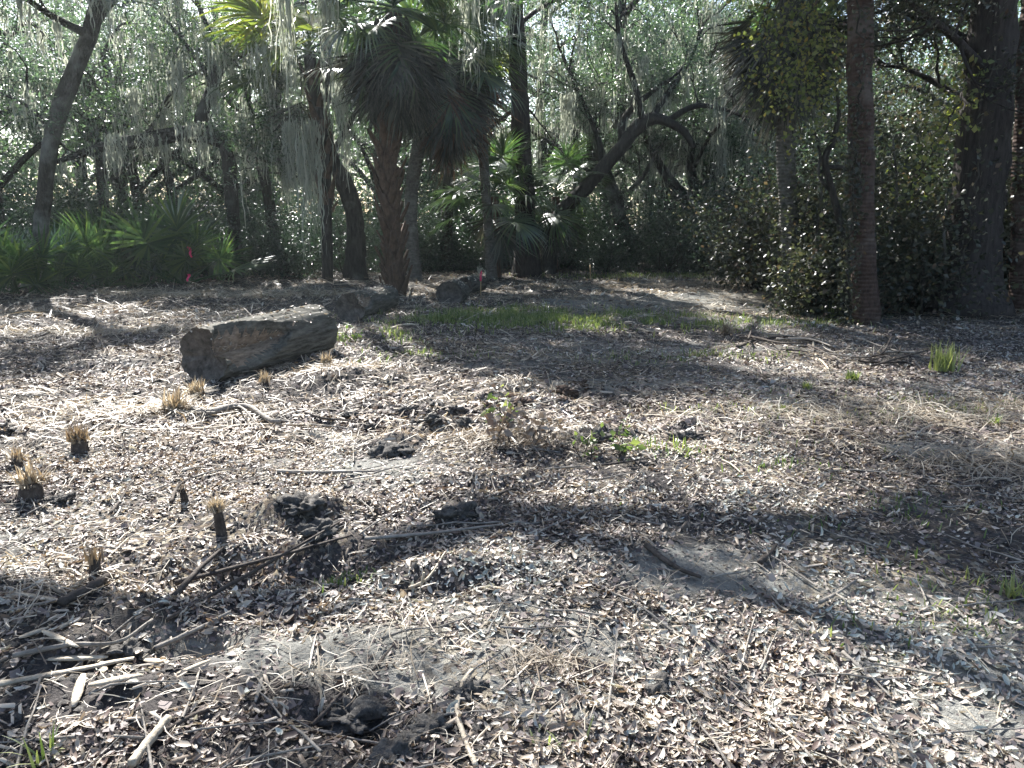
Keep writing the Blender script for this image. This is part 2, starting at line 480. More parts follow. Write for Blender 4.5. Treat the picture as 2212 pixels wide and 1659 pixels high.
def moss_strands(buf, tops, length, width, segs=6):
    """ragged hanging strips, one for each top"""
    n = len(tops)
    L = length if np.ndim(length) else np.full(n, float(length))
    az = rng.uniform(0, math.pi, n)
    t = np.linspace(0, 1, segs + 1)
    sway = rng.normal(0, .05, (n, segs + 1, 2)).cumsum(axis=1) * .35 * np.minimum(L, 1.1)[:, None, None]
    w = width * rng.uniform(.35, 1.7, (n, segs + 1)) * np.clip(1.15 - t, .12, 1)[None] * np.minimum(1, .35 + t * 4)[None]
    c = np.zeros((n, segs + 1, 3))
    c[..., :2] = tops[:, None, :2] + sway
    c[..., :2] += rng.normal(0, .013, (n, segs + 1, 2)) * np.minimum(1, t * 6)[None, :, None]
    c[..., 2] = tops[:, None, 2] - L[:, None] * t[None]
    tw = az[:, None] + rng.normal(0, .5, (n, segs + 1)).cumsum(axis=1)
    d = np.stack([np.cos(tw), np.sin(tw), np.zeros_like(tw)], 2) * w[..., None]
    V = np.stack([c - d, c + d], axis=2).reshape(n, -1, 3)
    k = 2 * (segs + 1)
    q = np.array([(2 * s, 2 * s + 1, 2 * s + 3, 2 * s + 2) for s in range(segs)])
    F = (q[None] + (np.arange(n) * k)[:, None, None]).reshape(-1, 4)
    buf.add(V.reshape(-1, 3), F, np.repeat(rng.uniform(0, 1, n), k))


def moss_clump(buf, top, length, n=12, spread=.10, width=.019):
    tops = np.asarray(top) + rng.normal(0, 1, (n, 3)) * np.array([spread, spread, spread * .4])
    moss_strands(buf, tops, length * rng.uniform(.3, 1.0, n) ** 1.0, width)


# ------------------------------------------------------------------ ground
def axis(parts):
    out = []
    for a, b, s in parts:
        out.append(np.arange(a, b, s))
    return np.unique(np.round(np.concatenate(out), 4))


xs = axis([(-120, -60, 15), (-60, -16, 3), (-16, -7.5, .22), (-7.5, -3.4, .065), (-3.4, 3.4, .032), (3.4, 7.5, .065), (7.5, 16, .22), (16, 60, 3), (60, 121, 15)])
ys = axis([(-60, 0, 6), (0, 1.3, .2), (1.3, 5.2, .031), (5.2, 11, .055), (11, 26, .16), (26, 60, 1.2), (60, 171, 15)])
GX, GY = np.meshgrid(xs, ys)
GZ = H(GX, GY)
nx, ny = len(xs), len(ys)
idx = np.arange(nx * ny).reshape(ny, nx)
gf = np.stack([idx[:-1, :-1], idx[:-1, 1:], idx[1:, 1:], idx[1:, :-1]], 2).reshape(-1, 4)
# dark humus: own shapes, mostly where the soil was turned over
HUM = [(650, 1150, .45, .3), (600, 1230, .7, .35), (300, 1450, .6, .2), (850, 970, .35, .15), (960, 915, .5, .12), (980, 1100, .3, .2), (1180, 862, .5, .12), (740, 1570, .25, .15), (880, 1620, .25, .12), (950, 1270, .35, .15), (730, 830, .5, .2),
       (1500, 925, .25, .12), (1290, 945, .3, .12), (480, 1130, .3, .2), (1650, 770, .9, .3), (130, 1560, .5, .12)]


SANDY = [(960, 1400, .5, .28, .8), (1500, 1235, .36, .18, .8), (1850, 1290, .35, .2, .8), (2130, 1520, .5, .5, .6), (1150, 770, 1.5, .6, .5), (1450, 650, 2.5, 1.2, .6), (2050, 970, .6, .15, .7), (620, 1440, .5, .2, .6), (1320, 1400, .15, .2, .5), (1560, 1420, .15, .12, .5), (720, 945, .35, .12, .8), (100, 1000, .5, .14, .7), (1330, 830, .9, .25, .5), (1250, 1560, .2, .08, .5), (480, 1390, .35, .12, .5)]


def sandy(x, y):
    d = 0 * x
    for xp, yp, a, b, s in SANDY:
        gx, gy = G(xp, yp)
        d = d + s * np.exp(-((x - gx) / a) ** 2 - ((y - gy) / b) ** 2)
    return d


def humus(x, y):
    h = .34 + .26 * rough(x, y) - .9 * sandy(x, y) + .5 * fbm(x * .8, y * 1.1, 3, 71)
    for xp, yp, a, b in HUM:
        gx, gy = G(xp, yp)
        h = h + .55 * np.exp(-((x - gx) / a) ** 2 - ((y - gy) / b) ** 2)
    h = h + .5 * np.clip((np.abs(x) - 5) / 4, 0, 1) * np.clip((y - 8) / 4, 0, 1) + .5 * np.clip((y - 20) / 4, 0, 1)
    return np.clip(h, 0, 1)


gme = mk_mesh('ground', np.stack([GX.ravel(), GY.ravel(), GZ.ravel()], 1), [gf], humus(GX, GY).ravel(), True, 'humus')
ground = link('ground', gme, M['soil'])
ground['kind'] = 'structure'


# ------------------------------------------------------------------ oaks and other broad-leaved trees
def twig_grow(tw, tips, mossp, start, dirn, length, r, depth, R):
    """a crooked branch with side branches; collects leaf-cluster centres and moss points"""
    n = 5
    P = [np.array(start, float)]
    d = unit(dirn)
    for i in range(n):
        d = unit(d + R.normal(0, .28, 3) + np.array([0, 0, .05]))
        P.append(P[-1] + d * length / n)
    P = np.array(P)
    C = np.column_stack([P, np.linspace(r, r * .35, n + 1)])
    tw.add(*tube(C, 5 if r > .02 else 4, cap=False))
    mossp.append(P[2:])
    if depth == 0:
        tips.append(P[-1]); tips.append(P[3])
        return
    for k in range(3 if depth > 1 else 2):
        i = R.integers(2, n + 1)
        dd = unit(np.gradient(P, axis=0)[i] + R.normal(0, .75, 3) + np.array([0, 0, .12]))
        twig_grow(tw, tips, mossp, P[i], dd, length * R.uniform(.5, .72), r * .55, depth - 1, R)


def broadleaf(name, label, trunk, limbs, seed, group=None, bark='bark', leaf='oak_leaf', n_leaf=9000, leaf_size=.08, sub=(1.5, .03), n_sub=5,
              moss=60, moss_len=1.0, sides=14, cl=(.27, .18), cat='tree', start=.3, crown_drop=0.0, lump=.25, back=0.0, starts={}):
    """trunk: [(x,y,z,r)...]; limbs: list of the same. > trunk, limb..., twigs, crown, hanging_moss"""
    R = np.random.default_rng(seed)
    base = np.array(trunk[0][:3], float)
    base[2] = float(H(base[0], base[1])) - .05
    root = thing(name, label, cat, base, group)
    tr = spline(trunk, max(12, len(trunk) * 6))
    fl = np.linspace(0, 1, len(tr))
    tr[:, 3] *= 1 + .45 * np.exp(-fl * 16)
    tr[0, 2] -= .15
    b = Buf(); b.add(*tube(tr, sides, lump, seed)); b.obj('trunk', M[bark], root, base, True)
    tw, tips, mp = Buf(), [], []
    for li, lm in enumerate(limbs):
        C = spline(lm, max(8, len(lm) * 5))
        b = Buf(); b.add(*tube(C, 10, lump, seed + li)); b.obj('limb', M[bark], root, base, True)
        L = np.linalg.norm(np.diff(C[:, :3], axis=0), axis=1).sum()
        T = unit(np.gradient(C[:, :3], axis=0))
        ns = max(2, int(round(n_sub * L / 3)))
        for k in range(ns):
            st_ = starts.get(li, start)
            i = int((st_ + (1 - st_) * (k + R.uniform(.2, .9)) / ns) * (len(C) - 1))
            i = min(i, len(C) - 1)
            side = unit(np.cross(T[i], [0, 0, 1.])) * R.choice([-1, 1])
            d = unit(T[i] * .5 + side * R.uniform(.2, 1) + np.array([0, 0, R.uniform(-.25 - crown_drop, .8) + back * .5]) + np.array([0, back, 0]) + R.normal(0, .3, 3))
            twig_grow(tw, tips, mp, C[i, :3], d, sub[0] * R.uniform(.6, 1.25), min(C[i, 3] * .6, sub[1]), 1, R)
        twig_grow(tw, tips, mp, C[-1, :3], T[-1], sub[0], C[-1, 3], 1, R)
        mp.append(C[2:, :3] - np.array([0, 0, .03]))
    tag(tw.obj('twigs', M[bark], root, base), kind='stuff')
    tips = np.array(tips)
    if n_leaf:
        wgt = R.uniform(.15, 1.0, len(tips)) ** 2 + .04; wgt /= wgt.sum()
        pick = R.choice(len(tips), n_leaf, p=wgt)
        pos = tips[pick] + R.normal(0, 1, (n_leaf, 3)) * np.array([cl[0], cl[0], cl[1]])
        b = Buf(); leaves(b, pos, leaf_size)
        tag(b.obj('crown', M[leaf], root, base), kind='stuff')
    if moss:
        pts = np.concatenate(mp)
        b = Buf()
        for i in R.choice(len(pts), moss):
            moss_clump(b, pts[i], moss_len * R.uniform(.35, 1.3), int(R.integers(6, 15)), R.uniform(.03, .13))
        tag(b.obj('hanging_moss', M['moss'], root, base), kind='stuff')
    return root


def L(Y, *pts):
    """points (xp, yp, radius) or (xp, yp, radius, Y offset) on the photo at depth Y"""
    return [(*A(p[0], p[1], Y + (p[3] if len(p) > 3 else 0)), p[2]) for p in pts]


def auto_limbs(base, ht, spread, n, r, R, lean=(0, 0), low=.35):
    top = np.array([base[0] + lean[0], base[1] + lean[1], ht])
    trunk = [(base[0], base[1], 0, r)]
    for k in (.33, .66, 1):
        q = np.array([base[0], base[1], 0]) * (1 - k) + top * k + np.array([*R.normal(0, .16, 2), 0])
        trunk.append((*q, r * (1 - .5 * k)))
    limbs = []
    for i in range(n):
        f = low + (1 - low) * (i + R.uniform(0, .8)) / n
        s = spline(trunk, 30)[int(f * 29)]
        az = i * 2.4 + R.uniform(-.4, .4)
        ln = spread * (1.15 - .55 * (f - low) / (1 - low)) * R.uniform(.8, 1.2)
        o = np.array([math.cos(az), math.sin(az), 0])
        p = s[:3]
        limbs.append([(*p, s[3] * .6), (*(p + o * ln * .4 + np.array([0, 0, ln * .28])), s[3] * .42), (*(p + o * ln * .75 + np.array([0, 0, ln * .42 + R.uniform(-.2, .3)])), s[3] * .28), (*(p + o * ln + np.array([0, 0, ln * .40 + R.uniform(-.4, .5)])), s[3] * .14)])
    return trunk, limbs


# leaning tree at the far left
broadleaf('leaning_oak', 'leaning tree with pale lichened bark curving right above the palmettos', 
          L(17, (78, 640, .20), (84, 540, .15), (93, 440, .15), (106, 330, .16), (128, 240, .17), (160, 160, .165), (194, 70, .155), (218, -40, .13), (232, -160, .10)),
          [L(17, (196, 75, .10), (130, 45, .07, -.5), (60, 0, .05, -1), (-20, -60, .03, -1.4)), L(17, (205, 45, .11), (260, -20, .08, .4), (340, -70, .05, 1)),
           L(17, (228, -120, .10), (180, -190, .06, .6), (120, -230, .03, 1)), L(17, (215, 0, .09), (170, -40, .06, -1), (120, -120, .04, -2)), L(17, (112, 280, .06), (60, 230, .04, .5), (0, 200, .025, .8))],
          101, bark='bark_pale', leaf='grey_leaf', n_leaf=17000, moss=90, moss_len=.8, n_sub=6)
# oak with the long level limb
broadleaf('level_limbed_oak', 'oak with a long level limb hung with moss left of the palms',
          L(20.5, (512, 612, .24), (507, 520, .17), (500, 420, .17), (494, 350, .18), (482, 300, .17)),
          [L(20.5, (486, 310, .17), (425, 290, .19), (370, 292, .20), (310, 305, .19), (250, 312, .16), (190, 328, .12, .3), (120, 350, .06, .6)),
           L(20.5, (445, 292, .19), (436, 255, .18), (455, 200, .15), (478, 140, .15), (530, 108, .12), (590, 60, .07), (640, 10, .04)),
           L(20.5, (440, 290, .15), (500, 298, .16), (545, 312, .12), (585, 330, .07), (620, 365, .04)),
           L(20.5, (535, 308, .10), (556, 275, .09), (585, 272, .08), (600, 250, .06), (596, 225, .04)),
           L(20.5, (596, 228, .06), (575, 252, .07), (552, 250, .06), (538, 225, .05), (530, 195, .03)),
           L(20.5, (478, 145, .09), (462, 90, .07), (432, 20, .05), (400, -60, .03)), L(20.5, (462, 180, .07), (420, 120, .06, .4), (380, 70, .05, .8), (340, 20, .03, 1.2)),
           L(20.5, (300, 306, .07), (330, 270, .05), (355, 220, .04), (400, 170, .03))],
          102, n_leaf=22000, moss=270, moss_len=1.0, n_sub=5, back=.8)
# oak whose trunk bends left
broadleaf('bent_oak', 'dark oak trunk bending left to forked limbs, left of the booted palm',
          L(20.5, (767, 612, .30), (768, 520, .24), (762, 450, .23), (742, 390, .23), (722, 355, .20), (712, 320, .15)),
          [L(20.5, (735, 375, .12), (700, 350, .11), (668, 346, .08), (640, 352, .05)), L(20.5, (725, 365, .09), (695, 376, .08), (655, 366, .06), (620, 370, .03)),
           L(20.5, (712, 325, .13), (705, 260, .10, .4), (670, 190, .07, .8), (640, 120, .04, 1)), L(20.5, (716, 335, .09), (760, 260, .07, 1), (790, 190, .05, 1.6), (800, 110, .03, 2)),
           [(-4.75, 20.5, 4.6, .15), (-4.7, 20.4, 6.5, .14), (-4.4, 20.2, 8.4, .11), (-4.0, 19.8, 10.2, .06)], [(-4.1, 19.9, 9.7, .09), (-3.2, 20, 11.2, .07), (-2.2, 19.8, 12.2, .04)]],  # high limbs, mostly above the view, added to shade the booted palm
          103, starts={4: .95, 5: .25}, leaf_size=.10, n_leaf=20000, moss=150, moss_len=1.2)
# tall straight tree; upper crown, out of view, raised to shade the right-hand thicket
broadleaf('tall_straight_tree', 'tall straight dark trunk rising out of view right of the slim grey palm',
          L(22, (1140, 612, .34), (1136, 500, .29), (1130, 380, .27), (1124, 250, .26), (1117, 120, .25), (1110, 0, .24), (1106, -140, .23), (1104, -300, .21), (1103, -520, .18), (1100, -760, .12)),
          [L(22, (1112, 60, .07), (1180, 10, .05, .5), (1260, -20, .04, .8)), L(22, (1108, -80, .10), (1180, -180, .07, -1), (1240, -260, .05, -2)), L(22, (1106, -150, .10), (1020, -220, .07, -1), (940, -260, .05, -2)),
           L(22, (1105, -220, .08), (1110, -300, .06, -2), (1140, -360, .04, -4)), L(22, (1104, -280, .08), (1060, -360, .05, 1), (1000, -400, .03, 2)),
           L(22, (1104, -360, .10), (1220, -470, .07, -.5), (1330, -540, .04, -1)), L(22, (1104, -430, .10), (1030, -540, .07, 1), (940, -600, .04, 1.5)), L(22, (1103, -500, .09), (1180, -640, .06, .8), (1260, -740, .04, 1.2)), L(22, (1103, -560, .09), (1110, -640, .06, -1.6), (1150, -700, .04, -2.6)), L(22, (1100, -700, .08), (1020, -820, .05, -.5), (980, -900, .03, -1)), L(22, (1100, -740, .08), (1140, -880, .05), (1160, -980, .03)), L(22, (1112, 20, .06), (1050, 0, .05, -.6), (990, 10, .04, -1))],
          104, bark='bark_pine', leaf='grey_leaf', leaf_size=.10, n_leaf=24000, moss=70, moss_len=1.3)
# arching oak
broadleaf('arching_oak', 'oak trunk arching up to the right over the end of the path',
          L(22.5, (1174, 605, .27), (1188, 530, .22), (1212, 462, .21), (1268, 402, .20), (1330, 332, .19), (1378, 274, .19), (1412, 256, .17), (1445, 264, .13), (1478, 286, .11), (1500, 320, .07)),
          [L(22.5, (1345, 318, .12), (1342, 275, .11), (1362, 238, .10), (1400, 205, .08), (1450, 170, .05)), L(22.5, (1300, 365, .09), (1292, 300, .08, .6), (1255, 210, .06, 1), (1215, 120, .04, 1.4)),
           L(22.5, (1405, 258, .11), (1440, 205, .09, .5), (1490, 130, .06, 1), (1520, 50, .04, 1.4)), L(22.5, (1390, 268, .09), (1370, 180, .08, -.5), (1340, 90, .06, -1), (1330, 10, .04, -1.5)),
           L(22.5, (1440, 262, .09), (1500, 230, .08, 0), (1560, 235, .06, 0), (1600, 250, .04, 0))],
          105, leaf='grey_leaf', n_leaf=20000, moss=130, moss_len=.85, n_sub=6, back=1.3)
# forked oak by the path end
broadleaf('forked_oak', 'oak with a V-shaped fork low down, beside the right end of the path',
          L(25, (1514, 608, .34), (1510, 560, .27), (1509, 510, .26), (1508, 485, .24)),
          [L(25, (1508, 500, .20), (1478, 430, .18), (1438, 375, .15), (1400, 310, .11), (1378, 230, .07), (1380, 140, .04)), L(25, (1508, 492, .18), (1500, 410, .15), (1492, 340, .12), (1506, 250, .08), (1530, 150, .05), (1560, 60, .03)),
           L(25, (1512, 520, .15), (1538, 472, .13), (1565, 440, .10), (1610, 380, .06), (1650, 300, .04)), L(25, (1470, 420, .09), (1430, 440, .07), (1400, 430, .05), (1370, 440, .03)), L(25, (1500, 360, .07), (1530, 300, .06, -1), (1570, 250, .05, -2))],
          106, leaf='grey_leaf', n_leaf=22000, moss=150, moss_len=.95, n_sub=6, back=.9)
broadleaf('mossy_oak', 'grey mossy oak trunk leaning left between the arch and the fork',
          L(24.5, (1362, 608, .32), (1350, 520, .25), (1332, 440, .22), (1308, 370, .18), (1290, 300, .13)),
          [L(24.5, (1310, 375, .11), (1340, 300, .09), (1350, 200, .06), (1330, 100, .04)), L(24.5, (1292, 310, .10), (1250, 250, .08), (1230, 160, .05), (1250, 60, .03)), L(24.5, (1335, 440, .10), (1390, 380, .08), (1420, 320, .05)),
           [(3.3, 24.5, 4.4, .15), (3.3, 24.3, 7.5, .14), (3.1, 24, 10, .11), (2.9, 23.6, 12.4, .06)], [(3.3, 24.3, 7.5, .10), (4.6, 24, 9.2, .07), (5.8, 23.6, 10.6, .04)], [(3.2, 24.1, 9, .10), (2.0, 24.2, 10.4, .07), (1.2, 24.2, 11.6, .04)], [(3.1, 24, 10, .09), (4.2, 23.4, 11.6, .06), (5.0, 22.8, 13, .04)]],  # tall limbs reaching out of view, put in to darken the right thicket
          107, bark='bark_pale', leaf='grey_leaf', n_leaf=17000, moss=70, moss_len=1.0, back=.8)
# oak that stands left of the picture and reaches over the clearing: its limbs throw the shade in the foreground
broadleaf('overhanging_oak', 'oak left of the clearing whose long limbs reach over and shade the foreground',
          [(-8.90, 8.40, 0, .42), (-8.60, 8.40, 1.6, .34), (-8.20, 8.50, 3.4, .31), (-7.70, 8.60, 5.0, .24)],
          [[(-8.10, 8.50, 3.8, .22), (-6.50, 8.40, 5.0, .18), (-4.40, 8.50, 5.5, .15), (-2.70, 9.70, 5.7, .12), (-1.10, 9.60, 5.6, .09), (0.30, 9.60, 5.8, .05)],
           [(-4.40, 8.50, 5.5, .10), (-4.10, 7.70, 5.4, .07), (-3.90, 6.90, 5.3, .04)], [(-2.70, 9.70, 5.7, .10), (-1.40, 8.80, 5.7, .08), (-0.70, 7.90, 5.6, .05), (-0.40, 7.10, 5.5, .03)], [(-1.10, 9.60, 5.6, .08), (-0.40, 10.20, 5.8, .06), (0.40, 10.80, 6.0, .03)],
            [(-3.60, 9.10, 5.6, .05), (-3.45, 8.60, 5.5, .04), (-3.10, 8.50, 5.4, .025)], [(-7.70, 8.60, 5.0, .15), (-8.70, 10.00, 6.6, .10), (-9.50, 11.70, 7.2, .06)]],
          108, starts={1: .05, 2: .2, 3: .1, 4: .0}, n_leaf=38000, moss=10, moss_len=.4, n_sub=8, start=.78)

# dark trunks that stand further in
R_ = np.random.default_rng(40)
SLIM = ['slim dark trunk between the level-limbed oak and the bent oak', 'slim dark trunk under the level limb behind the large palmetto', 'slim dark trunk close left of the level-limbed oak trunk', 'slim trunk between the skirted palm and the slim grey palm',
        'slim trunk beneath the rise of the arching oak', 'slim trunk seen through the arch, left of the mossy oak', 'slim trunk between the mossy oak and the forked oak', 'slim trunk right of the forked oak at the path end',
        'slim trunk at the left edge behind the leaning tree', 'slim trunk right of the leaning tree behind the small palmettos']
BACK = [(598, 610, 24, .20), (300, 612, 25, .22), (385, 610, 27, .2), (965, 608, 24, .2), (1248, 604, 26, .18), (1300, 604, 28, .2), (1420, 600, 30, .2), (1590, 602, 29, .18), (20, 620, 22, .22), (235, 612, 23, .18)]
for k, (xp, yp, Y, r) in enumerate(BACK):
    x, _, _ = A(xp, yp, Y)
    tr, lm = auto_limbs((x, Y), R_.uniform(6.0, 8.0), 3.2, 7, r, R_, R_.normal(0, .4, 2), .4)
    broadleaf('oak_tree', SLIM[k], tr, lm, 200 + k, 'slim oaks in the wood edge', n_leaf=10000, moss=40, moss_len=1.1, sides=9, leaf=('oak_leaf', 'grey_leaf')[k % 2])

# deeper rows: copies of three trees
protos = []
for k in range(3):
    x, Y = (-15, 30) if k == 0 else ((-6, 33) if k == 1 else (6, 31))
    tr, lm = auto_limbs((x, Y), 9.0 + k * .7, 4.2, 13, .26, R_, (.5, .2), .18)
    protos.append(broadleaf('background_oak', 'moss-hung oak deeper in the wood behind the clearing', tr, lm, 300 + k, 'oaks deeper in the wood', n_leaf=17000, leaf_size=.13, moss=34, moss_len=1.3, sides=8, cl=(.42, .28)))
spots = [(-22, 27), (1.5, 35), (5.5, 39), (8.5, 34), (-10.5, 29), (11, 30), (15.5, 27), (20, 30), (-20, 36), (-13, 38), (-3, 39), (9, 38), (17, 38), (24, 36), (-26, 33), (-17, 22), (-20.5, 17), (13.5, 22), (17, 18.5), (-6, 42), (14, 44), (-14, 44), (21, 24)]
for k, (x, y) in enumerate(spots):
    c = copy_tree(protos[k % 3])
    c.location = (x, y, float(H(x, y)) - .05)
    c['label'] = 'moss-hung oak deep in the wood ' + ('behind the leaning tree and palmettos' if x / y < -.3 else 'behind the palms' if x / y < 0 else 'behind the arching and forked oaks' if x / y < .32 else 'behind the right-hand thicket')
    c.rotation_euler = (0, 0, R_.uniform(0, 6.28))
    c.scale = [R_.uniform(.85, 1.15)] * 3

# far wood that closes the view
b = Buf()
n = 60000
th = rng.uniform(-1.05, 1.05, n)
rad = rng.uniform(50, 60, n)
hh = (8.5 + 4 * fbm(th * 9, th * 0, 3, 5)) * rng.uniform(0, 1, n) ** .8
leaves(b, np.stack([rad * np.sin(th), rad * np.cos(th), hh], 1), .42)
tag(b.obj('far_woods', M['oak_leaf']), kind='stuff')


# ------------------------------------------------------------------ palms
def frond_mesh(name, mat, seed, pet=.9, blade=.95, nl=34, spread=118, droop=.35, fold=.25, dead=False, width=.028):
    """costapalmate fan: petiole along +x from the origin, leaflets round its end"""
    R = np.random.default_rng(seed)
    b = Buf()
    n = 5
    t = np.linspace(0, 1, n)
    sag = .12 * pet
    C = np.column_stack([t * pet, 0 * t, -sag * t ** 2 + .0 * t, np.linspace(.022, .011, n)])
    b.add(*tube(C, 4, cap=False), .55)
    end = C[-1, :3]
    for a in np.linspace(-spread, spread, nl):
        a = a + R.normal(0, 2.5)
        ar = math.radians(a)
        ln = blade * (.62 + .38 * math.cos(ar * .62)) * R.uniform(.9, 1.08)
        if dead:
            ln *= R.uniform(.75, 1.05)
        d = np.array([math.cos(ar), math.sin(ar), 0])
        s = np.array([-math.sin(ar), math.cos(ar), 0])
        root = end + np.array([.18 * blade * max(0, math.cos(ar)), 0, 0])
        m = 4
        V = []
        for i in range(m + 1):
            u = i / m
            p = root + d * ln * u
            z = fold * abs(math.sin(ar)) * ln * u * .6 - droop * ln * u ** 2.6 * R.uniform(.8, 1.3)
            p = p + np.array([0, 0, z]) + (R.normal(0, .012, 3) if dead else 0)
            wd = width * (.35 + 1.4 * u if u < .45 else 1.0 * (1 - u) / .55 + .04) * (.75 if dead else 1)
            V.append(p - s * wd); V.append(p + s * wd + np.array([0, 0, .35 * wd]))
        b.add(V, np.array([(2 * i, 2 * i + 1, 2 * i + 3, 2 * i + 2) for i in range(m)]), R.uniform(0, 1))
    me = b.mesh(name)
    me.materials.append(mat)
    return me


FR = [frond_mesh('frond', M['frond'], s, R0, .95, 36, 125, dr, .3) for s, R0, dr in ((1, .95, .35), (2, .8, .5), (3, 1.1, .25))]
FY = [frond_mesh('frond', M['frond_yellow'], s, .9, 1.0, 34, 110, .5, .3) for s in (11, 12)]
FD = [frond_mesh('dead_frond', M['frond_dead'], s, .55, 1.05, 30, 62, .1, .6, True) for s in (21, 22, 23)]
FRD = [frond_mesh('dead_frond', M['frond_red'], s, .55, 1.05, 30, 62, .1, .6, True) for s in (31, 32)]
FP_ = [frond_mesh('frond', M['frond'], s, .75, .62, 26, 150, .14, .10, False, .022) for s in (41, 42, 43)]


def put_frond(me, root, at, az, el, roll=0, sc=1.0):
    o = link(me.name.split('.')[0], me, None, root)
    o.matrix_local = Matrix.Translation(at) @ Matrix.Rotation(az, 4, 'Z') @ Matrix.Rotation(-el, 4, 'Y') @ Matrix.Rotation(roll, 4, 'X') @ Matrix.Scale(sc, 4)
    return o


boot_me = None


def boot_mesh():
    """one split leaf base: a tapered wedge leaning out from the trunk, +x outwards, +z up"""
    V, F = [], []
    prof = [(0, .085, .01, .03), (.10, .08, .045, .03), (.22, .06, .10, .028), (.34, .035, .145, .02)]
    for z, wd, ox, th in prof:
        V += [(ox - th * .3, -wd, z), (ox + th, -wd * .8, z), (ox + th * 1.3, 0, z), (ox + th, wd * .8, z), (ox - th * .3, wd, z)]
    for i in range(3):
        for j in range(5):
            k = (j + 1) % 5
            F.append((5 * i + j, 5 * i + k, 5 * i + 5 + k, 5 * i + 5 + j))
    return mk_mesh('leaf_boot', np.array(V), [np.array(F), np.array([(15, 16, 17, 18, 19)])])


def palm(name, label, trunk, seed, n_green=20, n_dead=0, green=FR, dead=FD, bark='bark_grey', boots=0, boot_range=(0, 1), sc=1.0, el_range=(-25, 75), group=None, skirt=.9, dead_el=(-88, -48), moss=0, sides=16, cat='palm', lump=.10):
    R = np.random.default_rng(seed)
    base = np.array(trunk[0][:3], float)
    base[2] = float(H(base[0], base[1])) - .05
    root = thing(name, label, cat, base, group)
    C = spline(trunk, 36)
    C[0, 2] -= .15
    b = Buf(); b.add(*tube(C, sides, lump, seed)); b.obj('trunk', M[bark], root, base, True)
    if boots:
        global boot_me
        if boot_me is None:
            boot_me = boot_mesh(); boot_me.materials.append(M['boot'])
        for k in range(boots):
            f = boot_range[0] + (boot_range[1] - boot_range[0]) * k / boots
            c = C[min(int(f * (len(C) - 1)), len(C) - 1)]
            az = k * 2.39996
            o = link('leaf_boot', boot_me, None, root)
            s = R.uniform(.85, 1.25)
            o.matrix_local = Matrix.Translation(Vector(c[:3] - base) + Vector((math.cos(az), math.sin(az), 0)) * c[3] * .86) @ Matrix.Rotation(az, 4, 'Z') @ Matrix.Rotation(R.normal(0, .16), 4, 'X') @ Matrix.Rotation(R.uniform(-.1, .12), 4, 'Y') @ Matrix.Scale(s, 4)
    top = Vector(C[-1, :3] - base)
    for k in range(n_green):
        f = (k + .5) / n_green
        el = math.radians(el_range[1] + (el_range[0] - el_range[1]) * f + R.normal(0, 7))
        az = k * 2.39996 + R.normal(0, .15)
        put_frond(green[k % len(green)], root, top + Vector((0, 0, .25 * (1 - f))), az, el, R.normal(0, .25), sc * R.uniform(.85, 1.12))
    for k in range(n_dead):
        f = (k + .5) / n_dead
        el = math.radians(dead_el[1] + (dead_el[0] - dead_el[1]) * (f ** .7) + R.normal(0, 7))
        az = k * 2.39996 + R.normal(0, .2)
        zz = -skirt * f
        off = Vector((math.cos(az), math.sin(az), 0)) * R.uniform(.12, .34)
        put_frond(dead[k % len(dead)], root, top + off + Vector((0, 0, zz)), az, el, R.normal(0, .3), sc * R.uniform(.68, 1.25))
    return root


palm('booted_palm', 'cabbage palm with criss-cross boots on its trunk and a thick skirt of dead fronds',
     L(15.5, (856, 645, .23), (851, 560, .19), (845, 470, .18), (838, 390, .18), (838, 300, .18), (845, 180, .17), (850, 30, .16)), 1, 36, 88, bark='boot', boots=90, boot_range=(0.0, .86), sc=.98, skirt=.55, el_range=(-66, 78), dead=FD, dead_el=(-89, -58))
palm('skirted_palm', 'cabbage palm with a grey trunk and russet dead fronds behind the booted palm',
     L(20, (897, 612, .20), (890, 520, .17), (888, 430, .17), (900, 340, .17), (930, 220, .16), (965, 110, .15)), 2, 24, 64, dead=FD + FRD[:1], sc=1.2, skirt=.9, el_range=(-50, 75), dead_el=(-89, -56))
palm('yellow_palm', 'palm with yellow-green fronds catching the sun, left of the skirted palms',
     L(19.5, (708, 610, .15), (706, 500, .14), (702, 380, .15), (690, 260, .16), (668, 120, .15)), 3, 19, 2, green=FY + FR[:1], bark='bark', boots=40, boot_range=(.35, .95), sc=1.25, skirt=.3, el_range=(-28, 75))
palm('slim_palm', 'slim grey palm trunk leaning left in front of the tall straight tree',
     L(20.7, (1063, 612, .17), (1056, 500, .135), (1048, 400, .13), (1041, 300, .135), (1033, 200, .13), (1022, 90, .12)), 4, 16, 10, green=FR + FY[:1], sc=.95, skirt=.4)
palm('young_palm', 'young palm with glossy fronds low behind the slim grey palm trunk',
     L(21.6, (1075, 612, .14), (1072, 520, .13), (1068, 425, .12)), 5, 20, 6, green=FR, bark='boot', sc=1.0, skirt=.3, el_range=(-40, 65))
palm('young_palm', 'young palm with dark fronds half hidden to the right of the tall straight tree',
     L(22.8, (1195, 610, .14), (1198, 520, .13), (1200, 425, .12)), 6, 17, 6, green=FR[:2], bark='boot', sc=.95, skirt=.3, el_range=(-45, 60))
palm('shaggy_palm', 'shaggy palm with hanging dead fronds, top right against the sky',
     L(14.5, (1712, 655, .2), (1705, 500, .17), (1698, 330, .17), (1700, 150, .17), (1700, -30, .16)), 7, 22, 56, sc=1.0, skirt=.8, el_range=(-25, 70))
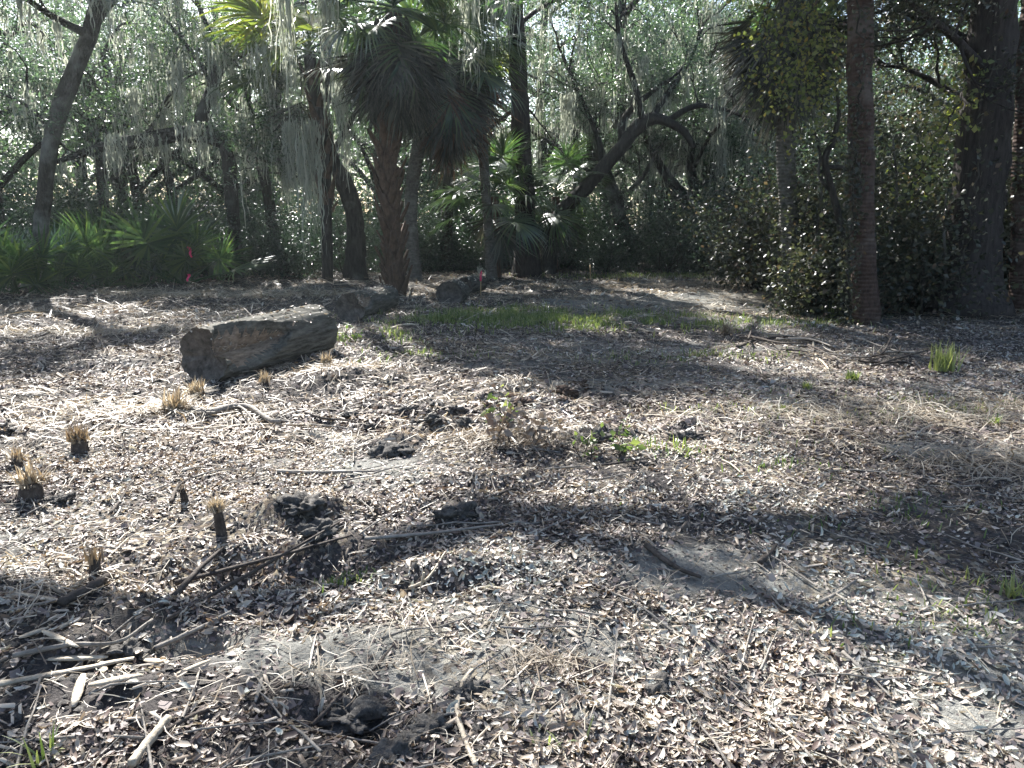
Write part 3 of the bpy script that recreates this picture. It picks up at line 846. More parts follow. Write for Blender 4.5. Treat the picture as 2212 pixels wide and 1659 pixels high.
palm('brown_trunk_palm', 'tall palm with a bare red-brown trunk at the right edge of the clearing',
     L(11.8, (1872, 692, .22), (1866, 600, .18), (1862, 480, .175), (1860, 330, .175), (1858, 160, .17), (1856, 0, .165), (1854, -200, .18), (1853, -420, .17)), 8, 20, 14, bark='bark_red', sc=1.15, skirt=.4, lump=.28)

# palmettos under the trees on the left, and more in the wood
R_ = np.random.default_rng(77)
PALMETTOS = [(395, 615, 18.5, 1.55, 14, 'large palmetto with tall fan fronds beside the pink ribbon'), (310, 618, 19, 1.25, 14, 'palmetto half behind the large palmetto, on its left'),
             (215, 622, 17.5, 1.2, 14, 'palmetto with glinting fronds right of the leaning tree'), (140, 628, 16.6, 1.0, 12, 'low palmetto close to the right of the leaning tree foot'),
             (20, 630, 16.2, 1.2, 14, 'palmetto at the left edge of the clearing before the leaning tree'), (-70, 640, 15.5, 1.2, 12, None), (1640, 590, 26, 1.1, 11, 'bright palmetto at the far right end of the path'),
             (470, 610, 20, 1.0, 10, 'small dark palmetto right of the large palmetto'), (250, 590, 21, 1.6, 14, 'tall palmetto deep in shade behind the left palmettos')]
for k, (xp, yp, Y, s, nf, lab) in enumerate(PALMETTOS):
    x, _, _ = A(xp, yp, Y)
    z = float(H(x, Y))
    r = thing('palmetto', lab or 'palmetto past the left edge of the clearing', 'palmetto', (x, Y, z), 'palmettos under the trees')
    for q in range(nf):
        f = (q + .5) / nf
        put_frond(FP_[q % 3], r, Vector((R_.normal(0, .12), R_.normal(0, .12), .02)), q * 2.39996, math.radians(84 - 66 * f + R_.normal(0, 6)), R_.normal(0, .75), s * R_.uniform(.75, 1.15))

# ------------------------------------------------------------------ shrubs
def shrub(name, label, x, y, ht, wd, n_leaf, leaf, seed, group, size=.08, n_stem=9, tmpl=LEAF, cl=.2, rs=(0, 1)):
    R = np.random.default_rng(seed)
    base = np.array((x, y, float(H(x, y)) - .03))
    root = thing(name, label, 'shrub', base, group)
    tw, tips, mp = Buf(), [], []
    for k in range(n_stem):
        az = R.uniform(0, 6.283)
        d = np.array([math.cos(az) * wd, math.sin(az) * wd, ht]) * R.uniform(.5, 1.0)
        st = base + np.array([*R.normal(0, wd * .15, 2), 0])
        twig_grow(tw, tips, mp, st, d, np.linalg.norm(d) * .75, .018, 2, R)
    tw.obj('stems', M['bark'], root, base)['kind'] = 'stuff'
    tips = np.array(tips)
    allp = np.concatenate([tips, np.concatenate(mp)])
    pos = allp[R.integers(0, len(allp), n_leaf)] + R.normal(0, cl, (n_leaf, 3))
    pos[:, 2] = np.maximum(pos[:, 2], base[2] + .03)
    b = Buf(); leaves(b, pos, size, tmpl=tmpl, rs=rs)
    tag(b.obj('foliage', M[leaf], root, base), kind='stuff')
    return root


SH = [shrub('shrub', 'dark leafy shrub in the shaded undergrowth at the edge of the wood', -11 + 4 * k, 23 + .5 * k, 1.6 + .35 * k, 1.1, 7000, 'shrub_leaf', 400 + k, 'undergrowth shrubs', .085) for k in range(4)]
R_ = np.random.default_rng(9)
for k in range(87):
    x = (-17 + 34 * (k % 29) / 28) * (1, 1, 1.4)[k // 29] + R_.normal(0, .6)
    y = (22.9, 26.5, 31)[k // 29] + R_.uniform(-.3, 2.6)
    if x < -6:
        y -= 2.5
    c = copy_tree(SH[k % 4])
    c.location = (x, y, float(H(x, y)) - .03)
    c.rotation_euler = (0, 0, R_.uniform(0, 6.28))
    s = R_.uniform(.6, 1.25) * (1, 1.15, 1.7)[k // 29]
    ang = x / y
    c['label'] = ('low', 'leafy', 'tall dim')[k // 29] + ' shrub in the shaded undergrowth ' + ('left of the leaning tree' if ang < -.62 else 'behind the palmettos' if ang < -.37 else 'between the level-limbed oak and the booted palm' if ang < -.16 else 'behind the slim grey palm' if ang < .02 else 'under the arching oak' if ang < .2 else 'around the forked oak' if ang < .3 else 'behind the right-hand thicket')
    c.scale = (s, s, s * R_.uniform(.8, 1.2))

# thicket on the right
TH = [(1640, 625, 17.5, 2.2, 1.2, 'thicket_leaf', 'twiggy dark thicket shrub beside the path, left of the brown trunk'), (1740, 640, 15.5, 3.0, 1.3, 'thicket_leaf', 'tall thicket shrub with thin stems between path and brown trunk'),
      (1790, 665, 13.2, 1.5, .8, 'thicket_leaf', 'low leafy shrub at the foot of the brown trunk'), (1960, 660, 14, 3.2, 1.4, 'thicket_leaf', 'tall shaded shrub between the brown trunk and the big dark trunk'),
      (2020, 640, 15.8, 3.4, 1.4, 'thicket_leaf', 'shrub with some reddish leaves just left behind the big dark trunk'), (1900, 640, 16.5, 3.6, 1.5, 'grey_leaf', 'tall pale-leaved shrub behind the brown trunk'),
      (2200, 650, 14.6, 3.0, 1.3, 'thicket_leaf', 'shaded shrub at the right edge of the picture'), (1700, 612, 20, 3.4, 1.6, 'grey_leaf', 'pale tall shrub behind the thicket beside the path'),
      (1610, 600, 23, 2.6, 1.4, 'shrub_leaf', 'green shrub at the right end of the path'), (2120, 640, 17, 4.2, 1.7, 'thicket_leaf', 'tall dense shrub behind the big dark trunk'), (1800, 620, 19, 4.2, 1.7, 'grey_leaf', 'tallest pale shrub behind the thicket'),
      (1945, 640, 17.6, 6.4, 1.6, 'thicket_leaf', 'very tall dark shrub closing the gap right of the brown trunk'), (2050, 640, 18.6, 7.0, 1.7, 'thicket_leaf', 'tallest dark shrub, behind the big dark trunk on its left'), (2190, 640, 17.0, 6.0, 1.5, 'thicket_leaf', 'very tall dark shrub behind the right-hand edge trunk'),
      (2330, 650, 14, 3.6, 1.6, 'thicket_leaf', 'shrub past the right edge of the picture')]
for k, (xp, yp, Y, ht, wd, lf, lab) in enumerate(TH):
    x, _, _ = A(xp, yp, Y)
    shrub('thicket_shrub', lab, x, Y, ht, wd, 9500, lf, 500 + k, 'thicket on the right', .09, 13, WIDE if lf != 'grey_leaf' else LEAF, .24)

# big dark tree and its neighbours on the right
broadleaf('big_dark_tree', 'massive dark tree trunk with a flared foot at the right',
          L(13, (2085, 668, .50), (2096, 580, .42), (2110, 470, .40), (2122, 330, .39), (2136, 180, .37), (2148, 20, .35), (2156, -140, .30), (2160, -300, .2)),
          [L(13, (2150, -30, .14), (2060, -120, .10, 1), (1960, -190, .07, 1.6)), L(13, (2154, -100, .14), (2260, -190, .10), (2360, -250, .06)), L(13, (2158, -220, .12), (2120, -330, .08, 2), (2060, -400, .05, 4)), L(13, (2140, 120, .08), (2040, 60, .06, .6), (1960, 30, .04, 1)), L(13, (2128, 260, .08), (2040, 190, .06, 1), (1960, 150, .04, 1.6), (1900, 140, .03, 2)), L(13, (2136, 160, .08), (2060, 80, .06, -.6), (1980, 20, .04, -1)), L(13, (2130, 230, .07), (2200, 160, .05, .5), (2260, 120, .03, 1)), L(13, (2134, 180, .07), (2120, 60, .05, 1.2), (2000, -10, .03, 2.2))],
          110, bark='bark_pine', leaf='thicket_leaf', n_leaf=30000, moss=0, leaf_size=.09, sides=18)
broadleaf('edge_tree', 'brown trunk cut by the right edge of the picture', L(13.2, (2210, 668, .22), (2206, 560, .17), (2208, 420, .16), (2214, 240, .15), (2225, 40, .13), (2235, -140, .10)),
          [L(13.2, (2220, 100, .07), (2280, 20, .05), (2330, -40, .03)), L(13.2, (2232, -100, .07), (2190, -200, .05, 1), (2150, -260, .03, 1.6))], 111, bark='bark_red', leaf='thicket_leaf', n_leaf=7000, moss=0)
broadleaf('crooked_dead_tree', 'bare crooked dead limb curving in front of the thicket left of the brown trunk',
          L(12.6, (1830, 672, .07), (1826, 560, .06), (1812, 470, .055), (1794, 400, .055), (1782, 345, .05), (1800, 300, .045), (1812, 240, .03), (1806, 190, .02)),
          [L(12.6, (1785, 360, .04), (1830, 365, .035), (1866, 385, .03)), L(12.6, (1800, 420, .03), (1770, 380, .025), (1772, 330, .02))], 112, bark='bark', n_leaf=0, moss=0, sub=(.4, .01), n_sub=2)

# slender saplings in the thicket
for k, (xp, yp, Y, top) in enumerate([(1690, 640, 15, 300), (1766, 655, 13.6, 330), (1740, 648, 14.2, 380), (1920, 675, 12.8, 300), (1985, 672, 12.9, 340), (2030, 668, 12.7, 420), (1645, 628, 17, 360)]):
    p = [A(xp + R_.normal(0, 6) + (10 if j else 0) * j * .3, yp + (top - yp) * j / 3, Y + R_.normal(0, .1)) for j in range(4)]
    C = spline([(*q, .035 - .007 * j) for j, q in enumerate(p)], 14)
    b0 = np.array(p[0]); b0[2] = float(H(b0[0], b0[1])) - .03
    C[0, 2] = b0[2] - .05
    r = thing('sapling', ['thin sapling at the left front of the thicket below the shaggy palm', 'thin sapling close left of the brown trunk', 'thin sapling between the shaggy palm trunk and the brown trunk', 'thin sapling close right of the brown trunk', 'thin sapling midway between the brown trunk and the big dark trunk', 'thin sapling close left of the big dark trunk', 'thin sapling at the path side end of the thicket'][k], 'sapling', b0, 'saplings in the thicket')
    b = Buf(); b.add(*tube(C, 6, .2, k)); b.obj('stem', M['bark_pale'], r, b0, True)
    b = Buf(); pos = C[rng.integers(3, len(C), 500), :3] + rng.normal(0, .28, (500, 3)); leaves(b, pos, .085, tmpl=WIDE)
    tag(b.obj('foliage', M['thicket_leaf'], r, b0), kind='stuff')

# climbing vines
def vine(label, pts, Y, n, spread, leaf='vine_leaf', size=.11, front=.0):
    C = spline([(*A(x, y, Y), .014) for x, y in pts], 24)
    C[:, :2] += rng.normal(0, .03, (24, 2))
    o = thing('climbing_vine', label, 'vine', C[0, :3])
    b = Buf(); b.add(*tube(C, 5)); b.obj('stem', M['bark'], o, C[0, :3])
    pos = C[rng.integers(0, 24, n), :3] + rng.normal(0, 1, (n, 3)) * np.array(spread)
    pos[:, 2] = np.maximum(pos[:, 2], H(pos[:, 0], pos[:, 1]) + .03)
    b = Buf(); leaves(b, pos, size, up=.2, tmpl=WIDE, droop=.3)
    tag(b.obj('foliage', M[leaf], o, C[0, :3]), kind='stuff')


vine('vine with yellow-green leaves hanging before the shaggy palm', [(1690, 240), (1660, 150), (1650, 60), (1670, -20)], 13.0, 560, (.20, .25, .35), size=.075)
vine('yellowing vine trailing between the shaggy palm and the brown trunk', [(1780, 260), (1770, 160), (1745, 70), (1760, -30)], 12.6, 1200, (.28, .25, .4), size=.075)
vine('leafy vine climbing the left side of the brown trunk', [(1838, 690), (1836, 560), (1842, 430), (1838, 300)], 11.5, 800, (.085, .07, .35), 'thicket_leaf', .065)
vine('leafy creeper wrapped round the upper brown trunk', [(1862, 420), (1850, 280), (1862, 120), (1852, -20)], 11.5, 260, (.10, .08, .4), 'thicket_leaf', .07)
vine('sparse vine on the big dark trunk', [(2060, 660), (2100, 480), (2120, 300), (2150, 100)], 12.5, 160, (.25, .1, .4), 'thicket_leaf', .09)
vine('ruddy vine slanting in front of the big dark trunk', [(1960, 420), (2010, 330), (2060, 250), (2090, 170)], 12.6, 380, (.2, .25, .2), 'vine_leaf', .10)

# long moss tresses that hang free in front of the trees
def tress(label, xp, y0, y1, Y, n, wtop, group='moss tresses hanging in front of the trees'):
    top = np.array(A(xp, y0, Y)); ln = top[2] - A(xp, y1, Y)[2]
    b = Buf()
    tops = top + rng.normal(0, 1, (n, 3)) * np.array([wtop, wtop * .6, .05])
    moss_strands(b, tops, ln * np.concatenate([rng.uniform(.75, 1, n // 4), rng.uniform(.25, .8, n - n // 4)]), .018, 14)
    o = b.obj('moss_tress', M['moss'], None, top); o.location = top
    tag(o, label, 'moss', group)


tress('long pale moss tress left of the yellow-green palm', 605, -120, 285, 16, 80, .09)
tress('long moss tress hanging over the yellow-green palm fronds', 695, -150, 260, 15.5, 80, .08)
tress('moss tress hanging from above beside the slim palm crown', 1010, -130, 215, 17, 70, .14)
tress('short moss tress at the top next to the tall straight trunk', 1075, -120, 170, 18, 60, .16)
tress('thin moss strand reaching almost down to the ground, right one of the pair', 690, 330, 608, 18, 12, .03)
tress('thin moss strand above the ground, left one of the pair', 650, 300, 590, 18, 14, .05)
tress('single moss strand hanging by the forked oak', 1541, 440, 575, 23, 8, .03)
tress('broad moss curtain left of the booted palm trunk', 735, 180, 420, 17.5, 45, .16)
tress('ragged moss curtain over the yellow-green palm trunk', 668, 260, 540, 18.5, 55, .14)
tress('bright moss curtain hanging from the level limb', 420, 265, 385, 19.6, 45, .22)
tress('moss curtain left of the level-limbed oak trunk', 320, 290, 370, 19.8, 30, .2)
tress('moss tress left of the forked branch', 560, 100, 250, 18, 40, .12)
tress('pale moss tress above the level limb, left of its upright branch', 385, 130, 270, 19.5, 45, .10)
tress('pale moss tress at the left end of the level limb', 285, 190, 320, 19.5, 40, .10)
tress('narrow moss tress close to the upright branch of the level-limbed oak', 462, 190, 290, 19.4, 40, .07)
tress('pale moss tress right of the leaning tree, above the palmettos', 245, 290, 395, 18.5, 40, .12)
tress('moss tress between the tall straight tree and the arching oak', 1225, 200, 350, 22, 45, .14)
tress('moss tress beside the fork of the forked oak', 1560, 300, 450, 23.5, 50, .14)
tress('wide moss tress below the bent limbs', 630, 260, 480, 19, 45, .2)
tress('wispy moss strand at the upper left beside the leaning tree', 222, -60, 130, 16.5, 30, .06)
tress('moss tress in the gap below the level limb', 525, 240, 430, 19.8, 30, .12)

def curled(seed, w, curl, twist):
    """an oval dry leaf with a folded midrib: 11 points, 14 triangles or so"""
    V = []
    for i, u in enumerate((0, .3, .7, 1)):
        hw = w * math.sin(math.pi * min(max(u, .04), .97)) ** .75
        z = curl * (u - .5) ** 2 * 1.6
        tw = twist * (u - .5)
        for s in (-1, 0, 1):
            V.append((s * hw * math.cos(tw), u - .5, z + abs(s) * hw * .55 + s * hw * math.sin(tw)))
    F = []
    for i in range(3):
        for j in (0, 1):
            F.append((3 * i + j, 3 * i + j + 1, 3 * i + 4 + j, 3 * i + 3 + j))
    return np.array(V), [np.array(F)]


DRY = [curled(0, .19, .35, .3), curled(1, .22, .7, -.6), curled(2, .16, .5, .9), curled(3, .2, -.4, .4), curled(4, .24, .15, -.2), curled(5, .13, 1.0, .5)]



# ------------------------------------------------------------------ logs
def log(name, label, p0, p1, r0, r1, seed, scoop=None, sink=.04, nu=150, nv=96):
    p0, p1 = np.array(p0, float), np.array(p1, float)
    R = np.random.default_rng(seed)
    mid = (p0 + p1) / 2
    ax = unit(p1 - p0); Lg = np.linalg.norm(p1 - p0)
    side = unit(np.cross(ax, [0, 0, 1.])); up = np.cross(side, ax)
    u = np.linspace(0, 1, nu)[:, None]; v = np.linspace(0, 2 * math.pi, nv, endpoint=False)[None, :]
    cv, sv = np.cos(v), np.sin(v)
    r = (r0 + (r1 - r0) * u) * np.ones_like(v)
    S = u * Lg
    r = r * (1 + .05 * vnoise(cv * 1.2 + 3, S * .8 + sv * 1.2, seed) + .055 * fbm(cv * 5 + S * .6, sv * 5 + S * 1.3, 3, seed + 2)) - .03 * np.abs(fbm(cv * 8 + sv * 3 + 9, S * 1.1 + sv * 9, 3, seed + 4))
    inside = np.zeros_like(r, bool)
    end_pull = np.zeros_like(r)
    if scoop:
        u0, v0, du, dv, dep = scoop
        dvv = (v - v0 + math.pi) % (2 * math.pi) - math.pi
        edge = 1 + .28 * vnoise(cv * 4, S * 6 + sv * 4, seed + 9)
        q = ((u - u0) / du) ** 2 + (np.abs(dvv) / (dv * (1.15 - .5 * np.clip((u - u0) / du, -1, 1)))) ** 1.7
        inside = q < edge
        d = dep * np.sqrt(np.clip(1 - q / edge, 0, 1)) ** .8 + .035
        ribs = .04 * np.sin(S * 42 + 6 * vnoise(S * 3, dvv * 2, 3)) * np.clip(dvv * 1.2 + .3, 0, 1)
        r = np.where(inside, r - d + ribs + .02 * fbm(S * 7, dvv * 4, 3, 4), r)
    jag = .05 * vnoise(cv * 3, sv * 3, seed + 7) + .03 * vnoise(cv * 9, sv * 9, seed + 8)
    Sx = S + np.where(u < .02, jag, 0) + np.where(u > .98, -jag, 0)
    Pt = p0 + Sx[..., None] * ax + r[..., None] * (cv[..., None] * side + sv[..., None] * up)
    V = Pt.reshape(-1, 3)
    i = np.arange(nu - 1)[:, None] * nv; j = np.arange(nv)[None]; k = (j + 1) % nv
    F = np.stack([i + j, i + k, i + nv + k, i + nv + j], 2)
    ins = (inside[:-1] & inside[1:] & np.roll(inside, -1, 1)[:-1] & np.roll(inside, -1, 1)[1:])
    base = mid.copy(); base[2] = float(H(mid[0], mid[1]))
    rz = math.atan2(ax[1], ax[0]); cz, sz = math.cos(rz), math.sin(rz)

    def own(W):
        W = W - base
        return np.column_stack([W[:, 0] * cz + W[:, 1] * sz, -W[:, 0] * sz + W[:, 1] * cz, W[:, 2]])
    root = thing(name, label, 'log', base, 'cut logs in the clearing', rz)
    b = Buf(); b.add(own(V), F[~ins].reshape(-1, 4)); b.obj('bark', M['log_bark'], root, (0, 0, 0), True)
    if ins.any():
        b = Buf(); b.add(own(V), F[ins].reshape(-1, 4)); b.obj('rotten_hollow', M['log_wood'], root, (0, 0, 0), True)
    topv = Pt[(up[2] * sv * np.ones_like(r)) > .55]
    nd = int(90 * Lg)
    q = topv[R.integers(0, len(topv), nd)] + R.normal(0, .012, (nd, 3)) + (0, 0, .006)
    b = Buf(); b.add(*scatter(DRY[0][0], DRY[0][1], q, frames(R.normal(0, .35, (nd, 3)) + (0, -.2, 1), R.uniform(0, 6.28, nd)), R.uniform(.03, .07, nd), R.beta(1.5, 1.25, nd)))
    b.V = [own(np.concatenate(b.V))]
    tag(b.obj('leaf_debris', M['litter'], root), kind='stuff')
    # end grain: hollowed discs
    for e, (row, sgn) in enumerate(((0, 1), (nu - 1, -1))):
        ring = Pt[row]; c = ring.mean(0)
        b = Buf()
        rings = [ring * f + c * (1 - f) + ax * sgn * dpt for f, dpt in ((1, 0), (.85, .03), (.55, .05), (.25, .10))]
        VV = np.concatenate([*rings, (c + ax * sgn * .12)[None]])
        jj = np.arange(nv); kk = (jj + 1) % nv
        FF = np.concatenate([np.stack([m * nv + jj, m * nv + nv + jj, m * nv + nv + kk, m * nv + kk], 1) for m in range(3)])
        b.add(VV, [FF, np.stack([3 * nv + jj, np.full(nv, 4 * nv), 3 * nv + kk], 1)])
        b.V = [own(np.concatenate(b.V))]
        b.obj('end_grain', M['end_grain'], root, (0, 0, 0), True)
    return root


p0 = P3(424, 838); p1 = P3(676, 768)
log('hollow_log', 'large rotten log with a hollow broken open side, the biggest on the ground', p0 + (0, .22, .27), p1 + (.0, .25, .28), .30, .31, 3, scoop=(.27, .46, .29, .85, .25))
p0 = P3(752, 700); p1 = P3(835, 672)
log('short_log', 'short reddish brown log lying in front of the booted palm', p0 + (0, .2, .23), p1 + (0, .2, .22), .25, .23, 5, scoop=(.12, .6, .16, .6, .06), nu=80, nv=64)
p0 = P3(970, 662); p1 = p0 + (.12, .75, 0)
log('stub_log', 'short dark log showing its round end behind the grass patch', p0 + (0, .1, .22), p1 + (0, .1, .20), .26, .24, 6, nu=40, nv=48)
p0 = P3(995, 645); p1 = P3(1026, 634)
log('pale_log', 'pale grey log half behind the short dark one', p0 + (.05, .5, .22), p1 + (.1, .6, .22), .20, .18, 7, nu=40, nv=48)

# ------------------------------------------------------------------ sticks, strips, stubs, clods
def stick(label, pts, r, mat='stick_grey', flat=1.0, lift=.0, name='stick', taper=.5, forks=()):
    Pn = np.array([P3(x, y) for x, y in pts])
    c0 = Pn[0].copy()
    if name == 'wood_strip':
        Pn = np.stack([Pn[0], (Pn[0] + Pn[-1]) / 2 + np.array([*rng.normal(0, .012, 2), 0]), Pn[-1]])
    C = spline(np.column_stack([Pn, np.linspace(r, r * taper, len(Pn))]), max(8, 5 * len(Pn)))
    u = np.linspace(0, 1, len(C))
    line = Pn[0, 2] * (1 - u) + Pn[-1, 2] * u
    C[:, 2] = line + np.maximum(0, np.quantile(H(C[:, 0], C[:, 1]) - line, .8)) + r * .6 + .012 + lift
    C[:, :2] += rng.normal(0, r * .06, (len(C), 2))
    C[:, 3] *= 1 + rng.normal(0, .07, len(C))
    b = Buf()
    strip = name == 'wood_strip' or mat == 'stick_pale'
    ns = 5 if strip else 8
    V, F = tube(C, ns, .35, int(abs(c0[0]) * 1000) % 97)
    if flat != 1.0:
        zc = np.concatenate([np.repeat(C[:, 2], ns), C[[0, -1], 2]])
        V[:, 2] = zc + (V[:, 2] - zc) * flat
    b.add(V, F)
    for (i, px, py, rr) in forks:
        q = P3(px, py, r)
        D = spline([(*C[i, :3], rr), (*((C[i, :3] + q) / 2 + rng.normal(0, .02, 3) + (0, 0, .03)), rr * .8), (*q, rr * .4)], 9)
        b.add(*tube(D, 6, .2, 3))
    o = b.obj(name, M[mat], None, c0, not strip)
    o.location = c0
    return tag(o, label, 'stick' if name != 'wood_strip' else 'wood strip')


stick('thick dark crooked branch lying in front of the straw tufts', [(408, 893), (450, 900), (500, 890), (540, 893), (585, 912), (610, 922)], .035, 'stick_grey', forks=((14, 560, 935, .012),))
stick('long thin pale pole below the thick dark branch', [(262, 938), (400, 931), (540, 925), (700, 916)], .014, 'stick_pale')
stick('thin curved twig right of the thick dark branch', [(660, 900), (700, 912), (760, 915), (835, 928)], .011, 'stick_dark')
stick('thin pale twig crossing below the curved twig', [(600, 905), (680, 918), (740, 930), (790, 940)], .009, 'stick_grey')
stick('straight grey stick left of the ground centre', [(600, 1026), (700, 1028), (822, 1025)], .014, 'stick_grey')
stick('long dark branch lying on the right in front of the brown trunk', [(1592, 752), (1640, 745), (1700, 738), (1780, 752), (1860, 768), (1960, 788)], .024, 'stick_dark', taper=.4, forks=((8, 1610, 785, .012), (12, 1660, 792, .012), (15, 1790, 722, .010), (20, 1900, 740, .012), (24, 1990, 770, .009)))
for k in range(26):
    xp, yp = 1590 + 380 * (k / 25) + rng.normal(0, 14), 748 + 36 * (k / 25) + rng.normal(0, 12)
    dx, dy = rng.normal(0, 60), rng.normal(0, 9)
    stick('dark dead stick in the brush pile in front of the brown trunk', [(xp - dx, yp - dy), (xp + rng.normal(0, 6), yp + rng.normal(0, 2)), (xp + dx, yp + dy)], rng.uniform(.006, .016), ('stick_dark', 'stick_dark', 'stick_grey')[k % 3], lift=rng.uniform(0, .12))['group'] = 'sticks of the brush pile'
stick('white bent branch reaching down from the long dark branch', [(1755, 742), (1762, 770), (1778, 790), (1790, 806)], .018, 'stick_pale')
stick('dark stick lying on bare sand right of the foreground centre', [(1395, 1186), (1430, 1215), (1470, 1240), (1514, 1256)], .015, 'stick_dark')
stick('short thick dark stick in the right-hand shade', [(1640, 1226), (1662, 1205), (1678, 1184)], .016, 'stick_dark')
stick('forked twig standing off the sand at the right', [(1770, 1312), (1810, 1290), (1850, 1262)], .009, 'stick_grey', forks=((6, 1830, 1320, .006),))
stick('long split strip of palm stem across the foreground', [(790, 1192), (900, 1172), (1000, 1156), (1085, 1143)], .018, 'stick_grey', .5, name='wood_strip')
stick('long dark strip above the dark pit on the left', [(380, 1268), (480, 1240), (600, 1208), (700, 1180), (760, 1160)], .020, 'stick_dark', .5, name='wood_strip')
stick('thin stick crossing the dark pit strip', [(360, 1340), (470, 1268), (560, 1220), (740, 1130)], .010, 'stick_dark', name='wood_strip')
stick('pale flat strip lying at the lower left', [(-10, 1500), (90, 1478), (190, 1455), (292, 1442)], .022, 'stick_pale', .3, name='wood_strip')
stick('thin grey stick above the pale flat strip', [(30, 1434), (150, 1395), (250, 1362), (330, 1338)], .010, 'stick_grey')
stick('grey stick running up from the pale strip end', [(335, 1415), (420, 1372), (500, 1332)], .010, 'stick_grey')
stick('thick pale stripped stick pointing up from the bottom edge', [(285, 1668), (325, 1620), (366, 1566)], .016, 'stick_pale', taper=.85)
stick('short dark block of wood at the left', [(135, 1322), (180, 1290), (232, 1258)], .030, 'stick_dark', .8, taper=.7, name='wood_strip')
stick('dark stick lying left of the centre pit', [(375, 1300), (440, 1245), (510, 1205)], .016, 'stick_dark', name='wood_strip')
stick('thin stick lying in the leaves right of the bare patch', [(1820, 1420), (1880, 1470), (1925, 1520)], .007, 'stick_grey')
stick('forked pale splinter on the dark soil', [(885, 1283), (925, 1240), (962, 1208)], .008, 'stick_pale', forks=((5, 905, 1292, .006),))
stick('dark twig on grey sand in the lower left', [(805, 1458), (830, 1430), (850, 1400)], .006, 'stick_dark')
stick('small dark twig bent like a knee at the bottom', [(675, 1580), (700, 1540), (740, 1505), (780, 1490)], .008, 'stick_dark')
stick('brown stick lying at the bottom left', [(360, 1590), (420, 1560), (475, 1538)], .009, 'stick_dark')
stick('long pale white leaf stem curving down to the bottom edge', [(1020, 1460), (995, 1500), (988, 1550), (1005, 1610), (1028, 1668)], .011, 'stick_pale', .5, taper=.8)
stick('thin grey branch in the leaves right of centre', [(1300, 1010), (1380, 1000), (1440, 985)], .008, 'stick_dark')
stick('thin grey branch near the brown sprig', [(1060, 1080), (1110, 1066), (1130, 1050)], .010, 'stick_dark')
stick('slender twig in the leaf litter right of the bare sand', [(1335, 1290), (1370, 1380), (1390, 1440)], .006, 'stick_dark')
stick('pale twig at the far right', [(2080, 990), (2110, 1010), (2140, 1035)], .009, 'stick_pale')
stick('pale twig on the sunlit right slope', [(1905, 1000), (1930, 985), (1950, 972)], .008, 'stick_grey')
stick('pale short twig under the long dark branch', [(1560, 1000), (1580, 1010), (1600, 1028)], .008, 'stick_pale')
stick('pale twig lying before the dark grass', [(1518, 826), (1545, 836), (1580, 842)], .012, 'stick_grey')
stick('pale stick beside the palm foot', [(845, 712), (870, 707), (905, 705)], .022, 'stick_pale')
stick('bent twig in the left litter', [(370, 1092), (384, 1060), (410, 1035)], .010, 'stick_dark')
stick('thin twig left of the tall stub', [(240, 1120), (265, 1075), (290, 1040)], .008, 'stick_dark')

# short pieces of broken palm stem in the lower-left corner
cw = [(60, 1318, 30, .10), (130, 1388, -25, .10), (165, 1400, 10, .10), (30, 1290, 60, .13), (140, 1360, 65, .05), (75, 1375, 45, .05), (330, 1445, 10, .07), (220, 1415, -50, .07), (170, 1500, -70, .09), (40, 1260, 15, .12), (100, 1300, -10, .15), (345, 1440, -12, .06), (560, 1500, -80, .07), (420, 1450, 35, .06), (250, 1480, 22, .08)]
for k, (xp, yp, a, ln) in enumerate(cw):
    c = P3(xp, yp)
    d = np.array([math.cos(math.radians(a)), math.sin(math.radians(a)), 0]) * ln
    t = np.linspace(-1, 1, 6)[:, None]
    C = np.column_stack([c + d * t, np.array([.5, .9, 1, 1, .8, .4]) * (.009 + .004 * (k % 3))]); C[:, 2] = c[2] + .018
    V, F = tube(C, 6, .25, k)
    V[:, 2] = C[0, 2] + (V[:, 2] - C[0, 2]) * .35
    b = Buf(); b.add(V, F)
    o = b.obj('stem_piece', M['stick_pale'] if k % 3 else M['stick_grey'], None, c); o.location = c
    o.rotation_euler = (0, rng.normal(0, .1), 0)
    tag(o, 'short broken piece of pale palm stem in the lower left litter', 'wood piece', 'broken palm stem pieces')


def fibre_tuft(b, c, n, ln, lean, wid, curl=.3, rs=(0, 1), segs=3):
    az = rng.uniform(0, 6.283, n)
    el = rng.uniform(*lean, n)
    Ls = ln * rng.uniform(.5, 1.1, n)
    d = np.stack([np.cos(az) * np.cos(el), np.sin(az) * np.cos(el), np.sin(el)], 1)
    s = np.stack([-np.sin(az), np.cos(az), np.zeros(n)], 1)
    k = segs + 1
    V = np.zeros((n, k, 2, 3))
    st = np.asarray(c) + rng.normal(0, 1, (n, 3)) * np.array([ln * .14, ln * .14, 0])
    for i in range(k):
        u = i / segs
        p = st + d * (Ls * u)[:, None] - np.array([0, 0, 1]) * (curl * Ls * u * u)[:, None]
        wv = wid * (1 - u * .9)
        V[:, i, 0] = p - s * wv; V[:, i, 1] = p + s * wv
    q = np.array([(2 * i, 2 * i + 1, 2 * i + 3, 2 * i + 2) for i in range(segs)])
    F = (q[None] + (np.arange(n) * 2 * k)[:, None, None]).reshape(-1, 4)
    b.add(V.reshape(-1, 3), F, np.repeat(rng.uniform(*rs, n), 2 * k))


